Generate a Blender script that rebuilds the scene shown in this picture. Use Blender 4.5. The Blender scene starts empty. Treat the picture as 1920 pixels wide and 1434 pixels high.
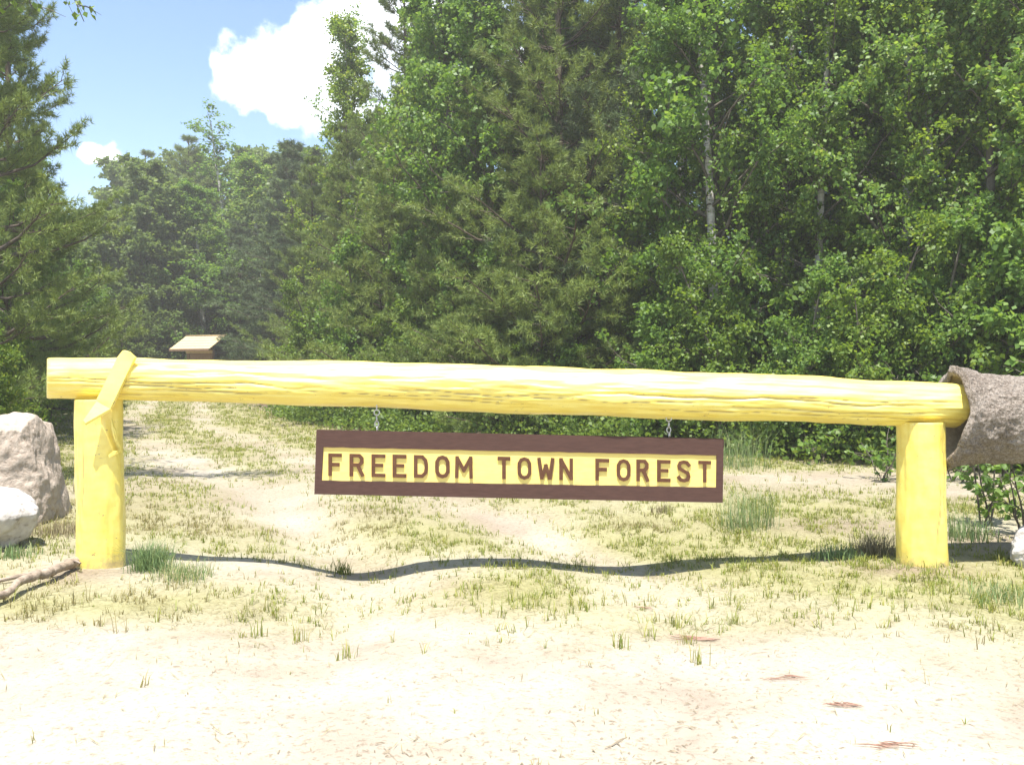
import bpy, bmesh, math, random
import numpy as np
from mathutils import Vector, Matrix, noise

random.seed(4)
PI = math.pi
SC = bpy.context.scene
COL = SC.collection

# ------------------------------------------------------------------ camera
CAM_H, FPX, HOR = 1.30, 1600.0, 690.0
cam_d = bpy.data.cameras.new('camera')
cam = bpy.data.objects.new('camera', cam_d)
COL.objects.link(cam)
cam.location = (0, 0, CAM_H)
cam.rotation_euler = (PI / 2, 0, 0)
cam_d.sensor_width = 36.0
cam_d.lens = 36.0 * FPX / 1920.0
cam_d.shift_y = -27.0 / 1920.0
cam_d.clip_end = 4000
SC.camera = cam

# ------------------------------------------------------------------ light
SUN_EL, SUN_AZ = math.radians(72.0), math.radians(188.0)     # azimuth from +Y, clockwise: behind the camera
sd = Vector((math.sin(SUN_AZ) * math.cos(SUN_EL), math.cos(SUN_AZ) * math.cos(SUN_EL), math.sin(SUN_EL)))
sun_d = bpy.data.lights.new('sun', 'SUN')
sun_d.energy = 5.0
sun_d.angle = math.radians(0.53)
sun_d.color = (1.0, 0.955, 0.88)
sun = bpy.data.objects.new('sun', sun_d)
COL.objects.link(sun)
sun.rotation_euler = sd.to_track_quat('Z', 'Y').to_euler()
sun.location = (0, -20, 40)

SC.view_settings.view_transform = 'Standard'
SC.view_settings.look = 'None'
SC.view_settings.gamma = 1.0
SC.view_settings.use_curve_mapping = False
SC.view_settings.exposure = 1.2
SC.cycles.use_denoising = True
SC.cycles.max_bounces = 8
SC.cycles.transparent_max_bounces = 8

world = bpy.data.worlds.new('World')
SC.world = world
world.use_nodes = True
SKY_STRENGTH = 0.118


def px_dir(px, py):
    return Vector(((px - 960) / FPX, 1.0, (HOR - py) / FPX)).normalized()


def build_world():
    nt = world.node_tree
    N, L = nt.nodes, nt.links
    N.clear()
    out = N.new('ShaderNodeOutputWorld')
    bg = N.new('ShaderNodeBackground')
    bg.inputs['Strength'].default_value = SKY_STRENGTH
    sky = N.new('ShaderNodeTexSky')
    sky.sky_type = 'NISHITA'
    sky.sun_disc = False
    sky.sun_elevation = SUN_EL
    sky.sun_rotation = SUN_AZ
    sky.air_density = 1.0
    sky.dust_density = 0.4
    sky.ozone_density = 1.0
    tc = N.new('ShaderNodeTexCoord')
    # cumulus: puffs are balls of directions, edges broken by noise
    puffs = [(655, 60, 105), (745, 40, 140), (590, 70, 62), (480, 128, 62), (545, 130, 80), (428, 132, 34), (440, 158, 40),
             (640, 165, 100), (525, 200, 38), (760, 190, 110), (860, 60, 160), (208, 302, 26), (168, 296, 24), (236, 310, 18), (186, 300, 20)]
    puffs = [(px_dir(a, b), r / FPX) for a, b, r in puffs]
    rg = random.Random(12)
    for i in range(11):                       # fair-weather clouds over the rest of the dome
        az, el = math.radians(45 + i * 28 + rg.uniform(-8, 8)), math.radians(rg.uniform(10, 50))
        for j in range(4):
            a2, e2 = az + rg.uniform(-.16, .16), el + rg.uniform(-.05, .06)
            puffs.append((Vector((math.sin(a2) * math.cos(e2), math.cos(a2) * math.cos(e2), math.sin(e2))), rg.uniform(.06, .11)))
    wn = N.new('ShaderNodeTexNoise'); wn.inputs['Scale'].default_value = 22; wn.inputs['Detail'].default_value = 5
    L.new(tc.outputs['Generated'], wn.inputs['Vector'])
    sb = N.new('ShaderNodeVectorMath'); sb.operation = 'SUBTRACT'; sb.inputs[1].default_value = (.5, .5, .5)
    L.new(wn.outputs['Color'], sb.inputs[0])
    wv = N.new('ShaderNodeVectorMath'); wv.operation = 'MULTIPLY_ADD'; wv.inputs[1].default_value = (.07, .07, .05)
    L.new(sb.outputs['Vector'], wv.inputs[0]); L.new(tc.outputs['Generated'], wv.inputs[2])
    last = None
    for c, r in puffs:
        d = N.new('ShaderNodeVectorMath'); d.operation = 'DISTANCE'
        L.new(wv.outputs['Vector'], d.inputs[0]); d.inputs[1].default_value = c
        m = N.new('ShaderNodeMath'); m.operation = 'MULTIPLY_ADD'
        L.new(d.outputs['Value'], m.inputs[0]); m.inputs[1].default_value = -1.0 / r; m.inputs[2].default_value = 1.0
        if last is None:
            last = m.outputs[0]
        else:
            mx = N.new('ShaderNodeMath'); mx.operation = 'SMOOTH_MAX'; mx.inputs[2].default_value = 0.25
            L.new(last, mx.inputs[0]); L.new(m.outputs[0], mx.inputs[1]); last = mx.outputs[0]
    nz = N.new('ShaderNodeTexNoise'); nz.inputs['Scale'].default_value = 15; nz.inputs['Detail'].default_value = 9
    nz.inputs['Roughness'].default_value = 0.64
    L.new(tc.outputs['Generated'], nz.inputs['Vector'])
    ad = N.new('ShaderNodeMath'); ad.operation = 'MULTIPLY_ADD'
    L.new(nz.outputs['Fac'], ad.inputs[0]); ad.inputs[1].default_value = 2.1; L.new(last, ad.inputs[2])
    mr = N.new('ShaderNodeMapRange'); mr.interpolation_type = 'SMOOTHSTEP'
    L.new(ad.outputs[0], mr.inputs['Value'])
    mr.inputs['From Min'].default_value = 1.02; mr.inputs['From Max'].default_value = 1.5
    mix = N.new('ShaderNodeMix'); mix.data_type = 'RGBA'
    L.new(mr.outputs['Result'], mix.inputs['Factor'])
    L.new(sky.outputs['Color'], mix.inputs['A'])
    cn = N.new('ShaderNodeTexNoise'); cn.inputs['Scale'].default_value = 9; cn.inputs['Detail'].default_value = 6
    L.new(wv.outputs['Vector'], cn.inputs['Vector'])
    cm = N.new('ShaderNodeMapRange'); L.new(cn.outputs['Fac'], cm.inputs['Value'])
    cm.inputs['From Min'].default_value = .38; cm.inputs['From Max'].default_value = .56
    cc = N.new('ShaderNodeMix'); cc.data_type = 'RGBA'
    cc.inputs['A'].default_value = (5.2, 5.9, 6.9, 1); cc.inputs['B'].default_value = (7.8, 8.0, 8.3, 1)
    L.new(cm.outputs['Result'], cc.inputs['Factor']); L.new(cc.outputs['Result'], mix.inputs['B'])
    L.new(mix.outputs['Result'], bg.inputs['Color'])
    L.new(bg.outputs['Background'], out.inputs['Surface'])


build_world()

# ------------------------------------------------------------------ helpers
def tag(o, label=None, cat=None, group=None, kind=None):
    if label: o['label'] = label
    if cat: o['category'] = cat
    if group: o['group'] = group
    if kind: o['kind'] = kind
    return o


def empty(name, loc=(0, 0, 0), rz=0.0):
    o = bpy.data.objects.new(name, None)
    o.empty_display_size = 0.2
    COL.objects.link(o)
    o.location = loc
    o.rotation_euler = (0, 0, rz)
    return o


def link_mesh(name, me, parent=None):
    o = bpy.data.objects.new(name, me)
    COL.objects.link(o)
    if parent is not None:
        o.parent = parent
    return o


def raw_mesh(name, V, faces, mat=None, smooth=False):
    """V (n,3); faces: list of (m,k) integer arrays"""
    me = bpy.data.meshes.new(name)
    V = np.asarray(V, dtype=np.float32)
    faces = [np.asarray(f, dtype=np.int32) for f in faces if len(f)]
    me.vertices.add(len(V))
    me.vertices.foreach_set('co', V.ravel())
    nl = sum(f.size for f in faces)
    npoly = sum(len(f) for f in faces)
    me.loops.add(nl)
    me.polygons.add(npoly)
    idx = np.concatenate([f.ravel() for f in faces])
    tot = np.concatenate([np.full(len(f), f.shape[1], np.int32) for f in faces])
    start = np.concatenate([[0], np.cumsum(tot)[:-1]]).astype(np.int32)
    me.loops.foreach_set('vertex_index', idx)
    me.polygons.foreach_set('loop_start', start)
    me.polygons.foreach_set('loop_total', tot)
    if smooth:
        me.polygons.foreach_set('use_smooth', np.ones(npoly, bool))
    me.update(calc_edges=True)
    if mat: me.materials.append(mat)
    return me


class Bag:
    """collects vertex and face blocks for one mesh"""
    def __init__(self): self.V, self.F, self.n = [], {3: [], 4: []}, 0
    def add(self, V, F):
        F = np.asarray(F, np.int32)
        self.V.append(np.asarray(V, np.float32)); self.F[F.shape[1]].append(F + self.n); self.n += len(V)
    def mesh(self, name, mat, smooth=False):
        return raw_mesh(name, np.concatenate(self.V), [np.concatenate(f) for f in self.F.values() if f], mat, smooth)


def nrm(a):
    return a / (np.linalg.norm(a, axis=-1, keepdims=True) + 1e-9)


def tube(P, R, k=6, cap=True):
    P = np.asarray(P, float); R = np.asarray(R, float); n = len(P)
    T = nrm(np.gradient(P, axis=0))
    ref = np.array([0, 0, 1.0]) if abs(T[0][2]) < .9 else np.array([1.0, 0, 0])
    U = np.zeros_like(P)
    u = nrm(np.cross(T[0], ref))
    for i in range(n):
        u = nrm(u - T[i] * np.dot(u, T[i])); U[i] = u
    W = np.cross(T, U)
    a = np.linspace(0, 2 * PI, k, endpoint=False)
    V = P[:, None, :] + R[:, None, None] * (np.cos(a)[None, :, None] * U[:, None, :] + np.sin(a)[None, :, None] * W[:, None, :])
    V = V.reshape(-1, 3)
    i, j = np.meshgrid(np.arange(n - 1), np.arange(k), indexing='ij')
    F = np.stack([i * k + j, i * k + (j + 1) % k, (i + 1) * k + (j + 1) % k, (i + 1) * k + j], -1).reshape(-1, 4)
    return V, F


def at(px, py, d):
    return np.array([(px - 960) / FPX * d, d, CAM_H - (py - HOR) / FPX * d])


def fbm(x, y, z, o=4):
    return noise.fractal(Vector((x, y, z)), 0.6, 2.0, o)


def grid_noise(X, Y, seed, freq):
    """cheap value noise for arrays"""
    rg = np.random.default_rng(seed)
    tab = rg.random((256, 256))
    x, y = X * freq, Y * freq
    xi, yi = np.floor(x).astype(int), np.floor(y).astype(int)
    fx, fy = x - xi, y - yi
    fx, fy = fx * fx * (3 - 2 * fx), fy * fy * (3 - 2 * fy)
    g = lambda a, b: tab[a % 256, b % 256]
    return (g(xi, yi) * (1 - fx) + g(xi + 1, yi) * fx) * (1 - fy) + (g(xi, yi + 1) * (1 - fx) + g(xi + 1, yi + 1) * fx) * fy


def vnoise(X, Y, seed, freq, o=4):
    s, a, t = 0, 1.0, 0
    for i in range(o):
        s = s + a * grid_noise(X, Y, seed + i, freq * 2 ** i); t += a; a *= .5
    return s / t


def sstep(a, b, x):
    t = np.clip((x - a) / (b - a), 0, 1)
    return t * t * (3 - 2 * t)

# ------------------------------------------------------------------ materials
def mat(name, base=(.5, .5, .5), rough=.8, spec=.3):
    m = bpy.data.materials.new(name)
    m.use_nodes = True
    b = m.node_tree.nodes['Principled BSDF']
    b.inputs['Base Color'].default_value = (*base, 1)
    b.inputs['Roughness'].default_value = rough
    b.inputs['Specular IOR Level'].default_value = spec
    return m, m.node_tree.nodes, m.node_tree.links, b


def ramp(N, stops):
    r = N.new('ShaderNodeValToRGB')
    e = r.color_ramp.elements
    e[0].position, e[0].color = stops[0][0], (*stops[0][1], 1)
    e[1].position, e[1].color = stops[-1][0], (*stops[-1][1], 1)
    for p, c in stops[1:-1]:
        x = e.new(p); x.color = (*c, 1)
    return r


def noise_node(N, L, scale, detail=5, rough=.55, coord='Object', stretch=None):
    tc = N.new('ShaderNodeTexCoord')
    nz = N.new('ShaderNodeTexNoise')
    nz.inputs['Scale'].default_value = scale
    nz.inputs['Detail'].default_value = detail
    nz.inputs['Roughness'].default_value = rough
    src = tc.outputs[coord]
    if stretch:
        mp = N.new('ShaderNodeMapping'); mp.inputs['Scale'].default_value = stretch
        L.new(src, mp.inputs['Vector']); src = mp.outputs['Vector']
    L.new(src, nz.inputs['Vector'])
    return nz


def bump(N, L, b, src, strength=.5, dist=.01):
    bp = N.new('ShaderNodeBump')
    bp.inputs['Strength'].default_value = strength
    bp.inputs['Distance'].default_value = dist
    L.new(src, bp.inputs['Height']); L.new(bp.outputs['Normal'], b.inputs['Normal'])


def leaf_mat(name, stops, trans=.48, rough=.5, spec=.4):
    """leaf: colour differs from leaf to leaf; light passes through"""
    m, N, L, b = mat(name, (.06, .1, .03), rough, spec)
    g = N.new('ShaderNodeNewGeometry')
    oi = N.new('ShaderNodeObjectInfo')
    ad = N.new('ShaderNodeMath'); ad.operation = 'MULTIPLY_ADD'; ad.inputs[1].default_value = .72
    mu = N.new('ShaderNodeMath'); mu.operation = 'MULTIPLY'; mu.inputs[1].default_value = .28
    L.new(oi.outputs['Random'], mu.inputs[0])
    L.new(g.outputs['Random Per Island'], ad.inputs[0]); L.new(mu.outputs[0], ad.inputs[2])
    r = ramp(N, stops)
    L.new(ad.outputs[0], r.inputs['Fac'])
    L.new(r.outputs['Color'], b.inputs['Base Color'])
    tr = N.new('ShaderNodeBsdfTranslucent')
    hs = N.new('ShaderNodeHueSaturation'); hs.inputs['Hue'].default_value = .485
    hs.inputs['Saturation'].default_value = 1.1; hs.inputs['Value'].default_value = 1.5
    L.new(r.outputs['Color'], hs.inputs['Color']); L.new(hs.outputs['Color'], tr.inputs['Color'])
    mx = N.new('ShaderNodeMixShader'); mx.inputs['Fac'].default_value = trans
    L.new(b.outputs['BSDF'], mx.inputs[1]); L.new(tr.outputs['BSDF'], mx.inputs[2])
    L.new(mx.outputs['Shader'], N['Material Output'].inputs['Surface'])
    return m


M = {}
M['birch_leaf'] = leaf_mat('birch_leaf', [(0, (0.080, 0.140, 0.023)), (.5, (0.134, 0.218, 0.033)), (.85, (0.197, 0.273, 0.046)), (1, (0.301, 0.331, 0.064))])
M['aspen_leaf'] = leaf_mat('aspen_leaf', [(0, (0.080, 0.152, 0.028)), (.5, (0.121, 0.219, 0.041)), (.9, (0.198, 0.294, 0.064)), (1, (0.330, 0.361, 0.090))])
M['far_leaf'] = leaf_mat('far_leaf', [(0, (0.090, 0.138, 0.038)), (.6, (0.132, 0.192, 0.049)), (1, (0.180, 0.234, 0.067))])
M['shade_leaf'] = leaf_mat('shade_leaf', [(0, (0.072, 0.124, 0.023)), (.6, (0.121, 0.198, 0.033)), (1, (0.205, 0.269, 0.051))])
M['pine_needle'] = leaf_mat('pine_needle', [(0, (0.097, 0.146, 0.039)), (.5, (0.152, 0.213, 0.052)), (1, (0.244, 0.295, 0.068))], .2, .55, .3)
M['dark_needle'] = leaf_mat('dark_needle', [(0, (0.071, 0.110, 0.051)), (.5, (0.106, 0.154, 0.067)), (1, (0.154, 0.198, 0.080))], .15, .55, .3)
M['grass_green'] = leaf_mat('grass_green', [(0, (0.119, 0.159, 0.030)), (.5, (0.203, 0.234, 0.051)), (1, (0.356, 0.319, 0.085))], .3, .6, .2)
M['grass_dry'] = leaf_mat('grass_dry', [(0, (0.161, 0.141, 0.061)), (.5, (0.248, 0.218, 0.094)), (1, (0.322, 0.288, 0.138))], .3, .7, .2)
M['grass_tuft'] = leaf_mat('grass_tuft', [(0, (0.093, 0.160, 0.064)), (.6, (0.170, 0.240, 0.096)), (1, (0.510, 0.448, 0.240))], .3, .6, .2)
M['grass_brown'] = leaf_mat('grass_brown', [(0, (0.125, 0.114, 0.062)), (.5, (0.229, 0.198, 0.114)), (1, (0.354, 0.302, 0.198))], .3, .7, .2)


def bark(name, stops, scale, stretch, bs=.6):
    m, N, L, b = mat(name, (.2, .15, .1), .9, .1)
    nz = noise_node(N, L, scale, 6, .65, 'Object', stretch)
    r = ramp(N, stops)
    L.new(nz.outputs['Fac'], r.inputs['Fac']); L.new(r.outputs['Color'], b.inputs['Base Color'])
    bump(N, L, b, nz.outputs['Fac'], bs, .02)
    return m


M['birch_bark'] = bark('birch_bark', [(.36, (.05, .04, .035)), (.46, (.42, .39, .35)), (.7, (.62, .59, .54))], 4, (1.2, 1.2, 5))
M['grey_bark'] = bark('grey_bark', [(.3, (.06, .05, .04)), (.7, (.19, .165, .135))], 6, (2, 2, .6))
M['pine_bark'] = bark('pine_bark', [(.3, (.045, .035, .028)), (.7, (.15, .12, .095))], 7, (2, 2, .5))
M['dead_wood'] = bark('dead_wood', [(.3, (.16, .12, .09)), (.7, (.40, .33, .26))], 9, (.6, 3, 3))
M['straw_bits'] = bark('straw_bits', [(.3, (.13, .105, .075)), (.7, (.33, .28, .20))], 9, (1, 1, 1))
M['red_bark'] = bark('red_bark', [(.3, (.20, .10, .07)), (.7, (.38, .26, .20))], 14, (1, 1, 1))


def ground_mat():
    m, N, L, b = mat('sand', (.5, .42, .32), .95, .1)
    big = noise_node(N, L, 1.1, 6, .6)
    fine = noise_node(N, L, 34, 6, .7)
    grit = noise_node(N, L, 150, 3, .7)
    r = ramp(N, [(.34, (.29, .24, .19)), (.48, (.35, .31, .25)), (.66, (.40, .365, .30))])
    L.new(big.outputs['Fac'], r.inputs['Fac'])
    r2 = ramp(N, [(.33, (.50, .45, .38)), (.47, (1, 1, 1)), (1, (1, 1, 1))])
    L.new(fine.outputs['Fac'], r2.inputs['Fac'])
    mu = N.new('ShaderNodeMix'); mu.data_type = 'RGBA'; mu.blend_type = 'MULTIPLY'; mu.inputs['Factor'].default_value = .75
    L.new(r.outputs['Color'], mu.inputs['A']); L.new(r2.outputs['Color'], mu.inputs['B'])
    # thatch under the grass, leaf litter in the wood
    at_ = N.new('ShaderNodeAttribute'); at_.attribute_name = 'cover'
    sp = N.new('ShaderNodeSeparateColor'); L.new(at_.outputs['Color'], sp.inputs['Color'])
    th = ramp(N, [(.3, (.21, .20, .085)), (.7, (.31, .30, .145))])
    L.new(fine.outputs['Fac'], th.inputs['Fac'])
    m1 = N.new('ShaderNodeMix'); m1.data_type = 'RGBA'
    L.new(sp.outputs['Red'], m1.inputs['Factor']); L.new(mu.outputs['Result'], m1.inputs['A']); L.new(th.outputs['Color'], m1.inputs['B'])
    fl = ramp(N, [(.3, (.07, .05, .03)), (.7, (.17, .12, .075))])
    L.new(fine.outputs['Fac'], fl.inputs['Fac'])
    m2 = N.new('ShaderNodeMix'); m2.data_type = 'RGBA'
    L.new(sp.outputs['Green'], m2.inputs['Factor']); L.new(m1.outputs['Result'], m2.inputs['A']); L.new(fl.outputs['Color'], m2.inputs['B'])
    ds = N.new('ShaderNodeMix'); ds.data_type = 'RGBA'
    du = ramp(N, [(.3, (.16, .122, .082)), (.7, (.29, .24, .175))])
    L.new(fine.outputs['Fac'], du.inputs['Fac'])
    L.new(sp.outputs['Blue'], ds.inputs['Factor']); L.new(m2.outputs['Result'], ds.inputs['A']); L.new(du.outputs['Color'], ds.inputs['B'])
    L.new(ds.outputs['Result'], b.inputs['Base Color'])
    sm = N.new('ShaderNodeMath'); sm.operation = 'MULTIPLY_ADD'; sm.inputs[1].default_value = .3
    L.new(grit.outputs['Fac'], sm.inputs[0]); L.new(fine.outputs['Fac'], sm.inputs[2])
    bump(N, L, b, sm.outputs[0], .55, .02)
    return m


M['ground'] = ground_mat()


def paint_mat():
    m, N, L, b = mat('yellow_paint', (.8, .6, .08), .5, .4)
    nz = noise_node(N, L, 5, 6, .6, 'Object', (1, 3, 3))
    r = ramp(N, [(.3, (.83, .63, .09)), (.5, (.88, .71, .135)), (.75, (.90, .76, .19))])
    L.new(nz.outputs['Fac'], r.inputs['Fac'])
    # bare wood where the paint has flaked
    fl = noise_node(N, L, 26, 7, .75, 'Object', (.5, 1, 1))
    fr = ramp(N, [(.352, (1, 1, 1)), (.368, (0, 0, 0)), (1, (0, 0, 0))])
    L.new(fl.outputs['Fac'], fr.inputs['Fac'])
    cr = N.new('ShaderNodeAttribute'); cr.attribute_name = 'crack'
    mx = N.new('ShaderNodeMath'); mx.operation = 'MAXIMUM'
    L.new(fr.outputs['Color'], mx.inputs[0]); L.new(cr.outputs['Fac'], mx.inputs[1])
    mi = N.new('ShaderNodeMix'); mi.data_type = 'RGBA'
    L.new(mx.outputs[0], mi.inputs['Factor']); L.new(r.outputs['Color'], mi.inputs['A'])
    mi.inputs['B'].default_value = (.36, .25, .09, 1)
    # soil splashed on the feet of the posts
    tc = N.new('ShaderNodeTexCoord'); sx = N.new('ShaderNodeSeparateXYZ'); L.new(tc.outputs['Object'], sx.inputs['Vector'])
    mz = N.new('ShaderNodeMapRange'); L.new(sx.outputs['Z'], mz.inputs['Value'])
    mz.inputs['From Min'].default_value = -.05; mz.inputs['From Max'].default_value = .22; mz.inputs['To Min'].default_value = 1.0; mz.inputs['To Max'].default_value = 0.0
    sn = noise_node(N, L, 17, 8, .7)
    ml = N.new('ShaderNodeMath'); ml.operation = 'MULTIPLY'; L.new(mz.outputs['Result'], ml.inputs[0]); L.new(sn.outputs['Fac'], ml.inputs[1])
    sr = ramp(N, [(.26, (0, 0, 0)), (.46, (.75, .75, .75))]); L.new(ml.outputs[0], sr.inputs['Fac'])
    dm = N.new('ShaderNodeMix'); dm.data_type = 'RGBA'
    L.new(sr.outputs['Color'], dm.inputs['Factor']); L.new(mi.outputs['Result'], dm.inputs['A']); dm.inputs['B'].default_value = (.33, .25, .15, 1)
    L.new(dm.outputs['Result'], b.inputs['Base Color'])
    bump(N, L, b, fl.outputs['Fac'], .3, .008)
    b.inputs['Coat Weight'].default_value = 1.0
    b.inputs['Coat Roughness'].default_value = .44
    b.inputs['Coat IOR'].default_value = 1.75
    return m


M['yellow'] = paint_mat()


def simple(name, stops, scale, rough=.8, stretch=None, bs=.3, bd=.004, spec=.3, metal=0.0, detail=6):
    m, N, L, b = mat(name, stops[0][1], rough, spec)
    nz = noise_node(N, L, scale, detail, .65, 'Object', stretch)
    r = ramp(N, stops)
    L.new(nz.outputs['Fac'], r.inputs['Fac']); L.new(r.outputs['Color'], b.inputs['Base Color'])
    b.inputs['Metallic'].default_value = metal
    if bs: bump(N, L, b, nz.outputs['Fac'], bs, bd)
    return m


M['brown'] = simple('brown_paint', [(.3, (.060, .029, .022)), (.7, (.088, .044, .034))], 14, .75, (1, 6, 6), .3, .002)
M['letter_brown'] = simple('letter_brown', [(.3, (.085, .034, .016)), (.7, (.125, .055, .026))], 30, .7, None, .2, .001)
M['sign_yellow'] = simple('sign_yellow', [(.3, (.80, .62, .17)), (.7, (.86, .69, .23))], 12, .6, (1, 6, 6), .2, .001)
M['zinc'] = simple('zinc', [(.3, (.42, .43, .45)), (.7, (.60, .61, .63))], 60, .38, None, .1, .001, .5, .9)
M['tan_wood'] = simple('tan_wood', [(.3, (.42, .32, .17)), (.7, (.58, .46, .27))], 8, .8, (1, 4, 4), .3, .004)
M['brown_wood'] = simple('brown_wood', [(.3, (.14, .085, .05)), (.7, (.25, .16, .10))], 8, .8, (4, 4, 1), .3, .004)
M['notice'] = simple('notice', [(.3, (.20, .13, .08)), (.7, (.30, .21, .14))], 6, .8)
M['granite_pink'] = simple('granite_pink', [(.28, (.28, .215, .165)), (.42, (.40, .325, .26)), (.62, (.47, .40, .33)), (.8, (.52, .47, .41))], 24, .9, None, .9, .03, .2, 0, 10)
M['granite_white'] = simple('granite_white', [(.3, (.16, .14, .12)), (.45, (.42, .39, .36)), (.8, (.58, .56, .53))], 16, .9, None, .6, .015, .2, 0, 10)


def concrete_mat():
    m, N, L, b = mat('concrete', (.3, .26, .23), .95, .1)
    a = noise_node(N, L, 3, 5, .6)
    v = N.new('ShaderNodeTexVoronoi'); v.inputs['Scale'].default_value = 42
    tc = N.new('ShaderNodeTexCoord'); L.new(tc.outputs['Object'], v.inputs['Vector'])
    n2 = noise_node(N, L, 75, 5, .8)
    r = ramp(N, [(.37, (.10, .078, .06)), (.49, (.27, .225, .185)), (.62, (.46, .405, .35))])
    ad = N.new('ShaderNodeMath'); ad.operation = 'MULTIPLY_ADD'; ad.inputs[1].default_value = .35
    L.new(a.outputs['Fac'], ad.inputs[0])
    mu = N.new('ShaderNodeMath'); mu.operation = 'MULTIPLY'; mu.inputs[1].default_value = .68
    L.new(n2.outputs['Fac'], mu.inputs[0]); L.new(mu.outputs[0], ad.inputs[2])
    L.new(ad.outputs[0], r.inputs['Fac']); L.new(r.outputs['Color'], b.inputs['Base Color'])
    sm = N.new('ShaderNodeMath'); sm.operation = 'ADD'
    L.new(v.outputs['Distance'], sm.inputs[0]); L.new(n2.outputs['Fac'], sm.inputs[1])
    bump(N, L, b, sm.outputs[0], 1.0, .022)
    return m


M['concrete'] = concrete_mat()
M['concrete_inside'] = simple('concrete_inside', [(.3, (.24, .19, .12)), (.7, (.42, .35, .22))], 30, .95, None, .5, .006)

# ------------------------------------------------------------------ ground
TRK_Y = [-10, 3, 6, 8, 10.4, 14, 20, 34, 60]
TRK_X = [.3, .1, -.1, -1.15, -2.7, -4.9, -8.2, -13.4, -24]
EDGE_X = [-16, -9.5, -6.2, -2.8, .37, 2.76, 3.95, 5.1, 6.2, 12, 40]     # foot of the wood
EDGE_Y = [40, 30, 22.6, 17.2, 15.0, 13.2, 12.0, 11.3, 10.6, 10.2, 10.2]
LEDGE_Y = [0, 8, 15, 24, 32, 40, 60]                                     # foot of the trees on the left
LEDGE_X = [-8, -7.6, -8.9, -13.5, -16.2, -19, -30]


def ground_z(X, Y):
    X = np.asarray(X, float); Y = np.asarray(Y, float)
    c = np.interp(Y, TRK_Y, TRK_X)
    s = X - c
    fade = np.exp(-((Y - 6.0) / 3.2) ** 2) * .75 + .25
    fade = fade * sstep(2.6, 4.6, Y)
    z = -.10 * fade * np.exp(-((s + .92) / .42) ** 2) - .06 * fade * np.exp(-((s - .95) / .45) ** 2)
    z = z - (.025 * fade + .085 * sstep(5.5, 6.5, Y) * (1 - sstep(6.6, 9.5, Y))) * np.exp(-(s / 2.4) ** 6)
    z = z + (vnoise(X, Y, 3, .35, 4) - .5) * .10 * sstep(6.5, 9, Y) + (vnoise(X, Y, 9, 2.2, 4) - .5) * .035
    z = z - .01 * np.exp(-(((X + 2.75) / .5) ** 2 + ((Y - 5.55) / .35) ** 2)) + .01 * np.exp(-(((X - 2.7) / .6) ** 2 + ((Y - 5.6) / .4) ** 2))
    e = Y - np.interp(X, EDGE_X, EDGE_Y)
    z = z + .18 * sstep(-.3, 2.5, e)
    return z


def gz(x, y): return float(ground_z(np.array([x]), np.array([y]))[0])


# grass: places where it grows, (X, Y, rx, ry, how much)
GR = [(.05, 5.1, .45, .75, .75), (-2.1, 4.9, 1.1, .55, .85), (-3.0, 4.6, 1.3, .35, .7), (2.9, 4.9, 1.7, .75, 1.0), (1.9, 5.9, 1.0, .45, 1.0), (1.35, 6.35, .5, .5, .6), (2.2, 5.4, .9, .4, .5),
      (3.4, 4.1, 1.1, .5, .8), (1.1, 7.3, 1.1, .8, .9), (1.9, 6.6, 1.2, .7, 1.0), (-.3, 6.9, .9, .6, .55), (-2.4, 7.0, 1.3, 1.0, .65), (-1.3, 7.7, 1.4, .6, .6),
      (-3.9, 8.0, 1.2, 1.2, .8), (2.6, 7.8, 1.4, .7, .8), (-.2, 9.5, 1.9, 1.6, .95), (-3.5, 10.0, .6, 1.1, .55), (-6.3, 9.5, 1.3, 2.2, .8), (-3.3, 13.2, 2.3, 2.0, 1.1),
      (-6.2, 19, 2.6, 4.5, 1.1), (-7.2, 15.5, .9, 3.5, .6), (-11, 19, 1.9, 5, .7), (2.2, 11.3, 1.8, 1.0, .9), (4.8, 7.9, 2.0, .8, .5), (-9, 30, 3, 7, 1.1), (-15, 30, 2.5, 8, .8),
      (3.2, 6.0, .7, .6, .35), (1.0, 4.55, .5, .35, .35), (4.2, 5.0, 1, .9, .6), (-4.2, 5.4, 1.0, .6, .45)]


def grass_cover(X, Y):
    v = np.zeros_like(X)
    for x, y, rx, ry, a in GR:
        v = v + a * np.exp(-(((X - x) / rx) ** 2 + ((Y - y) / ry) ** 2))
    n = vnoise(X, Y, 21, .9, 5)
    c = np.interp(Y, TRK_Y, TRK_X)
    s = X - c
    rw = .40 + .14 * sstep(7.5, 10, Y)
    rut = np.exp(-((s + .92) / rw) ** 2) + np.exp(-((s - .95) / rw) ** 2)
    rut = rut * sstep(4.6, 5.6, Y)
    rut = np.clip(rut, 0, 1) * (1 - .1 * sstep(7.5, 9.5, Y))
    band = np.exp(-((s + .35) / 2.1) ** 4) * sstep(7.2, 9, Y) * (1 - sstep(17, 24, Y))      # the broad worn track
    v = v * (1 - .75 * np.clip(rut, 0, 1)) * (1 - .3 * band)
    far = .62 * sstep(7.0, 11, Y) * (1 - np.clip(rut, 0, 1)) * (1 - .45 * band)
    v = np.clip(v + far + (n - .5) * 1.1, 0, 1.2)
    # the trail that comes in from the right
    tr = np.exp(-((Y - (9.9 - .06 * (X - 4))) / .75) ** 2) * sstep(1.6, 2.8, X)
    return np.clip(v * (1 - .85 * tr), 0, 1)


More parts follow.
